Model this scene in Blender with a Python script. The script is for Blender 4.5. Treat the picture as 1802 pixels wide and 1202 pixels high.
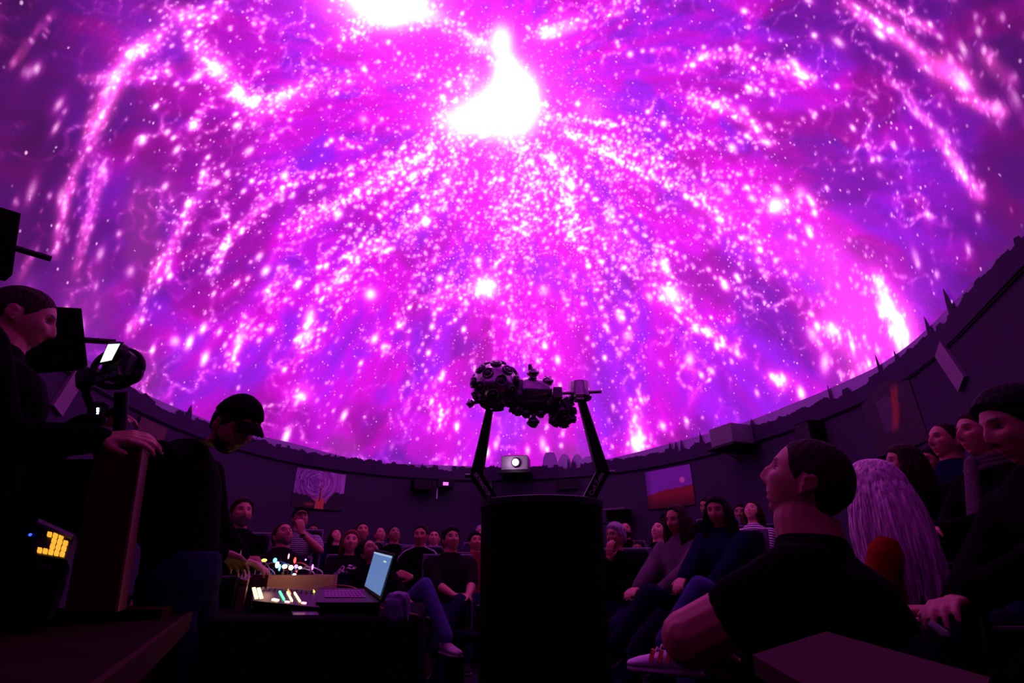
import bpy, math, random
import numpy as np
from mathutils import Vector, Matrix

# ------------------------------------------------------------------ scene, camera, light
for _o in list(bpy.data.objects):
    bpy.data.objects.remove(_o)
SC = bpy.context.scene
COL = SC.collection
rng = np.random.default_rng(7)
random.seed(7)
EYE = np.array([0.0, 0.0, 0.95])
PITCH = math.radians(24.0)
_cam = bpy.data.cameras.new('camera')
_cam.lens = 18.0
_cam.sensor_width = 36.0
_cam.clip_start = 0.02
CAM = bpy.data.objects.new('camera', _cam)
CAM.location = EYE
CAM.rotation_euler = (math.radians(90) + PITCH, 0, 0)
COL.objects.link(CAM)
SC.camera = CAM
world = bpy.data.worlds.new('world')
world.use_nodes = True
world.node_tree.nodes['Background'].inputs[0].default_value = (0.0, 0.0, 0.0, 1)
SC.world = world
SC.view_settings.view_transform = 'Standard'
SC.view_settings.look = 'None'
SC.view_settings.exposure = 0.0
SC.view_settings.gamma = 1.0
SC.cycles.max_bounces = 5
SC.cycles.diffuse_bounces = 3
SC.cycles.use_denoising = True
DOME_GAIN = 1.0

# ------------------------------------------------------------------ helpers
CP, SP = math.cos(PITCH), math.sin(PITCH)
def W(px, py, Z):
    """world point at photograph pixel px, py and depth Z along the view axis"""
    a = (px - 901) / 901 * Z
    b = (601 - py) / 901 * Z
    return np.array([EYE[0] + a, EYE[1] + CP * Z - SP * b, EYE[2] + SP * Z + CP * b])
def WH(px, py, z):
    """world point on the horizontal plane z"""
    b = (601 - py) / 901
    return W(px, py, (z - EYE[2]) / (SP + CP * b))
def V(*a): return np.array(a, float)
def unit(v):
    v = np.asarray(v, float)
    return v / (np.linalg.norm(v) + 1e-12)

class Buf:
    def __init__(s): s.v = []; s.f = []; s.n = 0
    def add(s, v, f):
        v = np.asarray(v, float)
        s.v.append(v); s.f += [tuple(i + s.n for i in q) for q in f]; s.n += len(v)
        return s
    def verts(s): return np.concatenate(s.v)

def loft(b, rings, n=12, cap=True):
    """rings: (centre, radius vector 1, radius vector 2)"""
    t = np.linspace(0, 2 * math.pi, n, endpoint=False)
    c, s_ = np.cos(t)[:, None], np.sin(t)[:, None]
    vs = [np.asarray(r[0]) + c * np.asarray(r[1]) + s_ * np.asarray(r[2]) for r in rings]
    f = []
    for i in range(len(rings) - 1):
        for j in range(n):
            k = (j + 1) % n
            f.append((i * n + j, i * n + k, (i + 1) * n + k, (i + 1) * n + j))
    v = np.concatenate(vs)
    if cap:
        m = len(v)
        v = np.vstack([v, np.asarray(rings[0][0])[None], np.asarray(rings[-1][0])[None]])
        L = (len(rings) - 1) * n
        for j in range(n):
            k = (j + 1) % n
            f.append((k, j, m)); f.append((L + j, L + k, m + 1))
    b.add(v, f)
def frame_of(d, hint=(0, 0, 1)):
    d = unit(d); h = np.asarray(hint, float)
    if abs(np.dot(d, unit(h))) > 0.97: h = np.array([0.3, 1, 0.1])
    x = unit(np.cross(h, d)); y = np.cross(d, x)
    return x, y, d
def capsule(b, p0, p1, r0, r1=None, n=10, flat=1.0, hint=(0, 0, 1), ends=2):
    r1 = r0 if r1 is None else r1
    p0, p1 = np.asarray(p0, float), np.asarray(p1, float)
    x, y, d = frame_of(p1 - p0, hint)
    R = []
    for k in range(ends):
        a = (k + 0.35) / ends * math.pi / 2
        R.append((p0 - d * r0 * math.cos(a), x * r0 * math.sin(a), y * r0 * math.sin(a) * flat))
    R.append((p0, x * r0, y * r0 * flat)); R.append((p1, x * r1, y * r1 * flat))
    for k in range(ends - 1, -1, -1):
        a = (k + 0.35) / ends * math.pi / 2
        R.append((p1 + d * r1 * math.cos(a), x * r1 * math.sin(a), y * r1 * math.sin(a) * flat))
    loft(b, R, n)
def tube(b, pts, r, n=6):
    pts = [np.asarray(p, float) for p in pts]
    R = []; hint = (0, 0, 1)
    rr = r if hasattr(r, '__len__') else [r] * len(pts)
    px = None
    for i, p in enumerate(pts):
        d = unit(pts[min(i + 1, len(pts) - 1)] - pts[max(i - 1, 0)])
        if px is None: x, y, _ = frame_of(d)
        else:
            x = unit(px - d * np.dot(px, d)); y = np.cross(d, x)
        px = x
        R.append((p, x * rr[i], y * rr[i]))
    loft(b, R, n)
def cyl(b, p0, p1, r0, r1=None, n=20):
    r1 = r0 if r1 is None else r1
    x, y, d = frame_of(np.asarray(p1, float) - np.asarray(p0, float))
    loft(b, [(p0, x * r0, y * r0), (p1, x * r1, y * r1)], n)
def lathe(b, p, d, prof, n=20):
    """prof: (distance along d, radius)"""
    x, y, d = frame_of(d); p = np.asarray(p, float)
    loft(b, [(p + d * h, x * max(r, 1e-4), y * max(r, 1e-4)) for h, r in prof], n)
def box(b, c, s, R=None, bev=0.0):
    """bevelled box: centre c, full size s, R = 3x3 columns are its axes"""
    c = np.asarray(c, float); h = np.asarray(s, float) / 2
    R = np.eye(3) if R is None else np.asarray(R, float)
    bev = min(bev, 0.45 * 2 * h.min())
    if bev <= 0:
        v = np.array([[x, y, z] for x in (-1, 1) for y in (-1, 1) for z in (-1, 1)], float) * h
        f = [(0, 1, 3, 2), (4, 6, 7, 5), (0, 4, 5, 1), (2, 3, 7, 6), (0, 2, 6, 4), (1, 5, 7, 3)]
    else:
        v = []; idx = {}
        for sx in (-1, 1):
            for sy in (-1, 1):
                for sz in (-1, 1):
                    for ax in range(3):
                        q = np.array([sx, sy, sz], float) * (h - bev)
                        q[ax] = (sx, sy, sz)[ax] * h[ax]
                        idx[(sx, sy, sz, ax)] = len(v); v.append(q)
        f = []
        for ax in range(3):
            o = [i for i in range(3) if i != ax]
            for s_ in (-1, 1):
                q = []
                for a, bb in ((-1, -1), (1, -1), (1, 1), (-1, 1)):
                    k = [0, 0, 0]; k[ax] = s_; k[o[0]] = a; k[o[1]] = bb
                    q.append(idx[(*k, ax)])
                if (s_ > 0) == (ax == 1): q = q[::-1]
                f.append(tuple(q))
            for a in (-1, 1):
                for bb in (-1, 1):
                    k0 = [0, 0, 0]; k1 = [0, 0, 0]
                    k0[ax] = -1; k1[ax] = 1
                    k0[o[0]] = k1[o[0]] = a; k0[o[1]] = k1[o[1]] = bb
                    f.append((idx[(*k0, o[0])], idx[(*k1, o[0])], idx[(*k1, o[1])], idx[(*k0, o[1])]))
        for sx in (-1, 1):
            for sy in (-1, 1):
                for sz in (-1, 1):
                    f.append(tuple(idx[(sx, sy, sz, a)] for a in range(3)))
        v = np.array(v)
    b.add(v @ R.T + c, f)
def sphere(b, c, r, R=None, nu=14, nv=9):
    c = np.asarray(c, float); r = np.ones(3) * r
    th = np.linspace(0, math.pi, nv + 1)[1:-1]; ph = np.linspace(0, 2 * math.pi, nu, endpoint=False)
    v = np.array([[math.sin(t) * math.cos(p), math.sin(t) * math.sin(p), math.cos(t)] for t in th for p in ph] + [[0, 0, 1], [0, 0, -1]])
    f = []
    for i in range(nv - 2):
        for j in range(nu):
            k = (j + 1) % nu
            f.append((i * nu + j, (i + 1) * nu + j, (i + 1) * nu + k, i * nu + k))
    m = len(v)
    for j in range(nu):
        k = (j + 1) % nu
        f.append((m - 2, j, k)); f.append((m - 1, (nv - 2) * nu + k, (nv - 2) * nu + j))
    v = v * r
    if R is not None: v = v @ np.asarray(R).T
    b.add(v + c, f)
def torus(b, c, d, R, r, n=24, m=6, arc=1.0):
    x, y, d = frame_of(d); c = np.asarray(c, float)
    pts = [c + x * R * math.cos(t) + y * R * math.sin(t) for t in np.linspace(0, 2 * math.pi * arc, n + 1)]
    tube(b, pts, r, m)
def prism(b, pts, zlo, zhi):
    """pts: plan polygon counter-clockwise; each level may be a number or a list"""
    n = len(pts)
    lo = zlo if hasattr(zlo, '__len__') else [zlo] * n
    hi = zhi if hasattr(zhi, '__len__') else [zhi] * n
    v = [(p[0], p[1], lo[i]) for i, p in enumerate(pts)] + [(p[0], p[1], hi[i]) for i, p in enumerate(pts)]
    f = [tuple(range(n))[::-1], tuple(range(n, 2 * n))]
    f += [(i, (i + 1) % n, n + (i + 1) % n, n + i) for i in range(n)]
    b.add(v, f)

def mesh_of(name, verts, faces, smooth=None, mats=()):
    me = bpy.data.meshes.new(name)
    me.from_pydata(np.asarray(verts).tolist(), [], faces)
    for m in mats: me.materials.append(m)
    if smooth is not None and len(me.polygons):
        me.shade_smooth() if smooth else me.shade_flat()
    return me
def put(name, b, mat, parent=None, M=None, smooth=False, auto=None):
    """link a buffer as one object; M = 4x4 world frame of the object"""
    v = b.verts()
    if M is None:
        lo, hi = v.min(0), v.max(0)
        M = np.eye(4); M[:3, 3] = (lo + hi) / 2; M[2, 3] = lo[2]
    M = np.asarray(M, float)
    R, t = M[:3, :3], M[:3, 3]
    me = mesh_of(name, (v - t) @ R, b.f, smooth, (mat,))
    if auto is not None:
        me.shade_smooth(); me.set_sharp_from_angle(angle=math.radians(auto))
    o = bpy.data.objects.new(name, me)
    COL.objects.link(o)
    o.matrix_world = Matrix(M.tolist())
    if parent is not None:
        o.parent = parent
        o.matrix_parent_inverse = world_of(parent).inverted()
    WORLD[o.name] = Matrix(M.tolist())
    return o
WORLD = {}
def world_of(o): return WORLD.get(o.name, Matrix.Identity(4))
def thing(name, label, cat, loc, group=None):
    o = bpy.data.objects.new(name, None)
    o.empty_display_size = 0.1
    COL.objects.link(o)
    o.location = [float(x) for x in loc]
    WORLD[o.name] = Matrix.Translation(o.location)
    return tag(o, label, cat, group)
def tag(o, label, cat, group=None):
    o['label'] = label; o['category'] = cat
    if group: o['group'] = group
    return o
def struct(o):
    o['kind'] = 'structure'; return o

# ------------------------------------------------------------------ materials
def material(name, col, rough=0.6, metal=0.0, bump=0.0, bscale=60.0, vary=0.15, vscale=8.0, emit=None, estr=0.0, coat=0.0, spec=0.5, stretch=None):
    m = bpy.data.materials.new(name); m.use_nodes = True
    nt = m.node_tree; N = nt.nodes; L = nt.links
    p = N['Principled BSDF']
    p.inputs['Roughness'].default_value = rough
    p.inputs['Metallic'].default_value = metal
    p.inputs['Specular IOR Level'].default_value = spec
    p.inputs['Coat Weight'].default_value = coat
    tc = N.new('ShaderNodeTexCoord')
    src = tc.outputs['Object']
    if stretch:
        mp = N.new('ShaderNodeMapping'); mp.inputs['Scale'].default_value = stretch
        L.new(src, mp.inputs['Vector']); src = mp.outputs['Vector']
    nz = N.new('ShaderNodeTexNoise'); nz.inputs['Scale'].default_value = vscale; nz.inputs['Detail'].default_value = 4
    L.new(src, nz.inputs['Vector'])
    r = N.new('ShaderNodeValToRGB')
    c = np.array(col[:3])
    r.color_ramp.elements[0].position = 0.3; r.color_ramp.elements[1].position = 0.7
    r.color_ramp.elements[0].color = (*np.clip(c * (1 - vary), 0, 1), 1)
    r.color_ramp.elements[1].color = (*np.clip(c * (1 + vary), 0, 1), 1)
    L.new(nz.outputs['Fac'], r.inputs['Fac']); L.new(r.outputs['Color'], p.inputs['Base Color'])
    if bump > 0:
        n2 = N.new('ShaderNodeTexNoise'); n2.inputs['Scale'].default_value = bscale; n2.inputs['Detail'].default_value = 5
        L.new(src, n2.inputs['Vector'])
        bp = N.new('ShaderNodeBump'); bp.inputs['Strength'].default_value = bump; bp.inputs['Distance'].default_value = 0.02
        L.new(n2.outputs['Fac'], bp.inputs['Height']); L.new(bp.outputs['Normal'], p.inputs['Normal'])
    if emit:
        p.inputs['Emission Color'].default_value = (*emit, 1); p.inputs['Emission Strength'].default_value = estr
    return m
def cloth(name, col, rough=1.0): return material(name, col, rough, bump=0.5, bscale=14, vary=0.25, vscale=5, spec=0.03)
M = {}
M['wall'] = material('wall_paint', (0.041, 0.031, 0.056), 1.0, bump=0.05, bscale=120, vary=0.06, spec=0.05)
M['wall_dark'] = material('dark_panel', (0.012, 0.009, 0.015), 0.9, spec=0.2)
M['carpet'] = material('carpet', (0.022, 0.014, 0.028), 1.0, bump=0.6, bscale=300, vary=0.5, vscale=150, spec=0.05)
M['black'] = material('black_plastic', (0.004, 0.004, 0.005), 0.5, spec=0.2)
M['black_matte'] = material('black_matte', (0.003, 0.0025, 0.003), 1.0, spec=0.03)
M['grey'] = material('grey_plastic', (0.10, 0.09, 0.11), 0.5)
M['white'] = material('white_metal', (0.55, 0.53, 0.55), 0.4)
M['steel'] = material('polished_steel', (0.42, 0.36, 0.42), 0.2, metal=1.0, vary=0.2, vscale=20)
M['gun'] = material('gunmetal', (0.10, 0.085, 0.11), 0.28, metal=0.9, vary=0.3, vscale=15, bump=0.05)
M['lens'] = material('lens_glass', (0.02, 0.01, 0.03), 0.05, coat=1.0)
M['wood'] = material('stained_wood', (0.085, 0.012, 0.006), 0.55, vary=0.35, vscale=6, stretch=(1, 1, 0.12), bump=0.05)
M['wood_dark'] = material('dark_desk_wood', (0.010, 0.0028, 0.0012), 0.9, spec=0.03, vary=0.3, vscale=5, stretch=(0.2, 1, 1))
M['plywood'] = material('pale_plywood', (0.62, 0.34, 0.22), 0.6, vary=0.18, vscale=9, stretch=(0.3, 1, 1.5))
M['rail_wood'] = material('rail_wood', (0.040, 0.012, 0.012), 0.8, spec=0.05, vary=0.25, vscale=7, stretch=(1, .25, 1))
M['seat_cloth'] = cloth('seat_cloth', (0.006, 0.005, 0.012))
M['seat_shell'] = material('seat_shell', (0.10, 0.08, 0.12), 0.6, spec=0.2)
M['table_cloth'] = cloth('table_cloth', (0.006, 0.005, 0.006))
def glow(name, c, s):
    m = bpy.data.materials.new(name); m.use_nodes = True
    p = m.node_tree.nodes['Principled BSDF']
    p.inputs['Base Color'].default_value = (0.02, 0.02, 0.02, 1)
    p.inputs['Emission Color'].default_value = (*c, 1); p.inputs['Emission Strength'].default_value = s
    return m
for k, c, s in (('g_white', (0.9, 0.95, 1), 6), ('g_orange', (1, 0.42, 0.03), 1.2), ('g_amber', (1, 0.62, 0.25), 6), ('g_green', (0.05, 1, 0.25), 3),
                ('g_red', (1, 0.06, 0.04), 3), ('g_blue', (0.03, 0.06, 1), 3), ('g_cyan', (0.1, 0.55, 1), 4), ('g_pink', (1, 0.3, 0.35), 3), ('g_yellow', (0.9, 0.85, 0.08), 2.5), ('g_violet', (0.6, 0.25, 1), 2.5),
                ('g_magenta', (0.9, 0.2, 0.9), 1.2)):
    M[k] = glow(k, c, s)

# ------------------------------------------------------------------ dome: shape
HR = 1.6                                   # rim height above the eye
RIMZ = EYE[2] + HR
DC = np.array([-0.06, 3.0]) * HR
_rp = [(1.82, 1.55), (2.05, 2.08), (2.1, 2.25), (2.15, 2.42), (2.22, 3.21), (2.09, 4.25), (1.69, 5.12), (1.15, 5.72), (0.4, 6.25), (-0.55, 6.3),
       (-1.07, 6.13), (-1.66, 5.83), (-2.03, 5.42), (-2.31, 4.98), (-2.54, 4.37), (-2.52, 3.75), (-2.52, 3.28), (-2.46, 2.82),
       (-2.25, 2.0), (-1.95, 1.2), (-1.5, 0.4), (-0.9, -0.2), (0, -0.45), (0.8, -0.15), (1.3, 0.4), (1.6, 1.0)]
_rp = np.array(_rp) * HR - DC
_ra = np.arctan2(_rp[:, 1], _rp[:, 0]); _rr = np.hypot(_rp[:, 0], _rp[:, 1])
_A = np.c_[[np.ones_like(_ra)] + [g(k * _ra) for k in range(1, 6) for g in (np.cos, np.sin)]].T
_co = np.linalg.lstsq(_A, _rr, rcond=None)[0]
def rim_r(a):
    a = np.asarray(a, float); r = np.full_like(a, _co[0])
    for k in range(1, 6): r = r + _co[2 * k - 1] * np.cos(k * a) + _co[2 * k] * np.sin(k * a)
    return r
DH = 4.3
def inside(p):
    q = p[..., :2] - DC
    return (np.hypot(q[..., 0], q[..., 1]) / rim_r(np.arctan2(q[..., 1], q[..., 0]))) ** 2 + ((p[..., 2] - RIMZ) / DH) ** 2 - 1
def rim_from_eye(az):
    """plan distance from the eye to the rim in direction az (0 = straight ahead, + right)"""
    az = np.asarray(az, float); d = np.stack([np.sin(az), np.cos(az), 0 * az], -1)
    lo, hi = np.zeros_like(az), np.full_like(az, 30.0)
    for _ in range(40):
        m = (lo + hi) / 2
        p = EYE + d * m[..., None]; p[..., 2] = RIMZ
        ins = inside(p) < 0
        lo = np.where(ins, m, lo); hi = np.where(ins, hi, m)
    return lo
def wall_point(px, z_or_py, inset=0.0, by_px=True):
    """point of the curved wall seen at photo column px, row py"""
    a = (px - 901) / 901; b = (601 - z_or_py) / 901
    d = np.array([a, CP - SP * b, SP + CP * b])
    az = math.atan2(d[0], d[1]); h = float(rim_from_eye(np.array([az]))[0]) - inset
    k = h / math.hypot(d[0], d[1])
    return EYE + d * k
def wall_frame(p):
    """x along the wall, y inward normal, z up (columns)"""
    a0 = math.atan2(p[0], p[1]); e = 0.02
    r = rim_from_eye(np.array([a0 - e, a0 + e]))
    q0 = np.array([math.sin(a0 - e), math.cos(a0 - e), 0]) * r[0]; q1 = np.array([math.sin(a0 + e), math.cos(a0 + e), 0]) * r[1]
    x = unit(q1 - q0); n = np.array([x[1], -x[0], 0])
    if np.dot(n, EYE * [1, 1, 0] - p * [1, 1, 0]) < 0: n = -n
    return np.stack([x, np.cross([0, 0, 1], x) * 1.0, [0, 0, 1]], 1), n

# ------------------------------------------------------------------ dome: the projected picture
CX0, CY0, CW, CH = -500, -500, 2800, 1500
def lattice(seed, n=128):
    return np.random.default_rng(seed).random((n, n))
def vnoise(x, y, seed):
    g = lattice(seed); n = g.shape[0]
    xi = np.floor(x).astype(int); yi = np.floor(y).astype(int)
    fx = x - xi; fy = y - yi
    fx = fx * fx * (3 - 2 * fx); fy = fy * fy * (3 - 2 * fy)
    a = g[xi % n, yi % n]; b_ = g[(xi + 1) % n, yi % n]; c = g[xi % n, (yi + 1) % n]; d = g[(xi + 1) % n, (yi + 1) % n]
    return (a * (1 - fx) + b_ * fx) * (1 - fy) + (c * (1 - fx) + d * fx) * fy
def fbm(x, y, seed, o=4):
    s = 0; a = 0.5; t = 0
    for i in range(o):
        s = s + a * vnoise(x, y, seed + i); t += a; a *= 0.5; x = x * 2.03 + 7.1; y = y * 2.03 + 3.7
    return s / t
def ridged(x, y, seed, o=3):
    s = 0; a = 0.55; t = 0
    for i in range(o):
        s = s + a * np.exp(-np.abs(vnoise(x, y, seed + i) - 0.5) / 0.06); t += a; a *= 0.6; x = x * 2.1 + 5.3; y = y * 2.1 + 1.7
    return s / t
FX, FY = 890.0, 150.0
def polar(x, y):
    dx, dy = x - FX, y - FY
    r = np.hypot(dx, dy)
    return np.log(r + 120), np.arctan2(dy, dx), r
def smooth(e0, e1, x):
    t = np.clip((x - e0) / (e1 - e0), 0, 1); return t * t * (3 - 2 * t)
def paint():
    S = 2
    gx, gy = np.meshgrid(np.arange(CX0, CX0 + CW, S) + 0.0, np.arange(CY0, CY0 + CH, S) + 0.0)
    l, th, r = polar(gx, gy)
    ux, uy = l * 5.0, th * 5.5
    w = fbm(ux * 0.7, uy * 0.7, 50) * 2.2
    hue = smooth(0.40, 0.66, fbm(ux * 0.9 + w, uy * 1.1 + w, 11, 4))           # 0 magenta .. 1 violet
    streak = fbm(l * 3, th * 26, 77, 4)
    hue = np.clip(0.08 + hue * 0.80 + (streak - 0.5) * 0.9 + 0.14 * smooth(400, 900, r) + .35 * np.exp(-((gx - 1150) / 150) ** 2 - ((gy - 110) / 60) ** 2) + .4 * np.exp(-((gx - 530) / 110) ** 2 - ((gy - 330) / 90) ** 2) + .3 * np.exp(-((gx - 1200) / 150) ** 2 - ((gy - 480) / 90) ** 2), 0, 1)
    def veins(f1, f2, sd, wd):
        a_ = fbm(ux * f1 + w * .8, uy * f2 + w * .6, sd, 3)
        return np.exp(-np.abs(a_ - .5) / wd) * smooth(.38, .66, fbm(ux * 1.1 + 4, uy * 1.1 + 8, sd + 9, 3))
    web = veins(.9, 1.0, 611, .010) + .8 * veins(1.9, 2.1, 631, .016)
    dark = smooth(0.42, 0.72, fbm(ux * 1.3 + w + 9, uy * 1.3, 31, 3))
    mag = np.array([0.66, 0.0, 0.68]); vio = np.array([0.29, 0.008, 0.80])
    col = mag * (1 - hue[..., None]) + vio * hue[..., None]
    ell = np.hypot((gx - 930) / 900, (gy - 430) / 640)
    B = 1.06 - 0.66 * smooth(0.45, 1.25, ell) - 0.20 * smooth(0.9, 1.35, np.abs(gx - 901) / 760)
    B = B - 0.34 * np.exp(-((gx - 60) / 230) ** 2 - ((gy - 250) / 420) ** 2) - 0.16 * np.exp(-((gx - 1720) / 130) ** 2 - ((gy - 250) / 300) ** 2)
    B = np.clip(B, 0.12, 2) * (1 - 0.50 * dark * smooth(100, 500, r))
    B = B * (0.80 + 0.4 * fbm(l * 6, th * 40, 177, 3))
    col = col * B[..., None]
    # greyed veil where the picture is empty, low on the left and in the low middle
    for x, y, sx, sy, a in ((252, 400, 38, 100, .85), (150, 540, 55, 90, .6), (250, 660, 45, 60, .75), (45, 520, 30, 60, .4), (600, 790, 35, 28, .75), (1000, 800, 45, 20, .7), (300, 345, 30, 35, .4)):
        k = a * np.exp(-(((gx - x) / sx) ** 2 + ((gy - y) / sy) ** 2) ** 1.6)[..., None]
        col = col * (1 - k) + np.array([0.23, 0.018, 0.24]) * k
    halo = np.zeros_like(gx); white = np.zeros_like(gx); pink = np.zeros_like(gx)
    wb = web * (1.1 - .75 * smooth(.4, 1.3, np.hypot((gx - 900) / 800, (gy - 350) / 520)))
    grit = vnoise(gx / 4.5, gy / 4.5, 655) ** 2
    halo += .15 * wb; white += .62 * wb * grit
    rg = np.random.default_rng(3)
    def stamp(A, x, y, s, amp, el=1.0, ang=None, p=2):
        ix, iy = (x - CX0) / S, (y - CY0) / S
        m = int(3 * s * el / S) + 2
        x0, x1 = max(int(ix) - m, 0), min(int(ix) + m + 1, A.shape[1]); y0, y1 = max(int(iy) - m, 0), min(int(iy) + m + 1, A.shape[0])
        if x1 <= x0 or y1 <= y0: return
        X = (np.arange(x0, x1) - ix) * S; Y = (np.arange(y0, y1) - iy)[:, None] * S
        if ang is None: ang = math.atan2(y - FY, x - FX)
        c, s2 = math.cos(ang), math.sin(ang)
        a = (X * c + Y * s2) / (s * el); b_ = (-X * s2 + Y * c) / s
        A[y0:y1, x0:x1] += amp * np.exp(-(a * a + b_ * b_))
    def flow(x, y):
        dx = abs(x - FX); ra = math.atan2(y - FY, dx + 1e-6)
        a = math.radians(8 + 52 * min(dx / 850, 1.1) + 0.06 * (y - 150))
        w_ = min(max((dx - 120) / 250, 0), 1)
        a = (ra * (1 - w_) + a * w_) if y < FY else max(a, ra)
        a = min(a, math.pi / 2)
        return a if x >= FX else math.pi - a
    def star(x, y, s, amp):
        r_ = math.hypot(x - FX, y - FY)
        el = 1.0 + 2.0 * max(0, (r_ - 300) / 700) * (0.4 + 1.0 * rg.random())
        ang = flow(x, y)
        dim = 1.0 if 250 < x < 1600 else 0.55
        stamp(white, x, y, s, amp * 1.1 * dim, el, ang)
        stamp(halo, x, y, s * 2.2, amp * 0.26 * dim, el, ang)
    # web of small stars
    n = 150000
    xs = rg.random(n) * 2300 - 250; ys = rg.random(n) * 1150 - 250
    l2, t2, r2 = polar(xs, ys)
    ww = fbm(l2 * 4, t2 * 4, 90) * 1.2
    dens = ridged(l2 * 4.2 + ww, t2 * 4.6 + ww, 21) ** 1.5
    dens2 = ridged(l2 * 9, t2 * 11, 61) ** 1.2
    ell2 = np.hypot((xs - 900) / 720, (ys - 330) / 480)
    big = 1.15 - 0.98 * smooth(0.35, 1.35, ell2)
    ctr = 1.6 * np.exp(-((xs - 930) / 190) ** 2 - ((ys - 330) / 190) ** 2) + 0.9 * np.exp(-((xs - 900) / 260) ** 2 - ((ys - 620) / 230) ** 2)
    prob = (0.02 + 0.62 * dens + 0.30 * dens2) * big * (0.5 + ctr)
    for v in ((250, 420, 60, 120), (150, 560, 80, 120), (600, 790, 40, 30), (660, 120, 60, 60), (1000, 800, 40, 25), (1420, 180, 90, 60), (1200, 120, 110, 70)):
        prob = prob * (1 - 0.85 * np.exp(-((xs - v[0]) / v[2]) ** 2 - ((ys - v[1]) / v[3]) ** 2))
    wi = web[np.clip(((ys - CY0) / S).astype(int), 0, web.shape[0] - 1), np.clip(((xs - CX0) / S).astype(int), 0, web.shape[1] - 1)]
    prob = prob * .75 + .55 * wi * big
    keep = rg.random(n) < prob * 0.27
    for x, y, d in zip(xs[keep], ys[keep], dens[keep]):
        star(x, y, 1.35 + 2.2 * rg.random() ** 4 + 0.3 * d, 0.35 + 0.9 * rg.random() ** 2)
    for _ in range(420):
        x, y = rg.random() * 2100 - 150, rg.random() * 1050 - 180
        star(x, y, 3.0 + 3.5 * rg.random() ** 2, 0.9 + 0.6 * rg.random())
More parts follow.
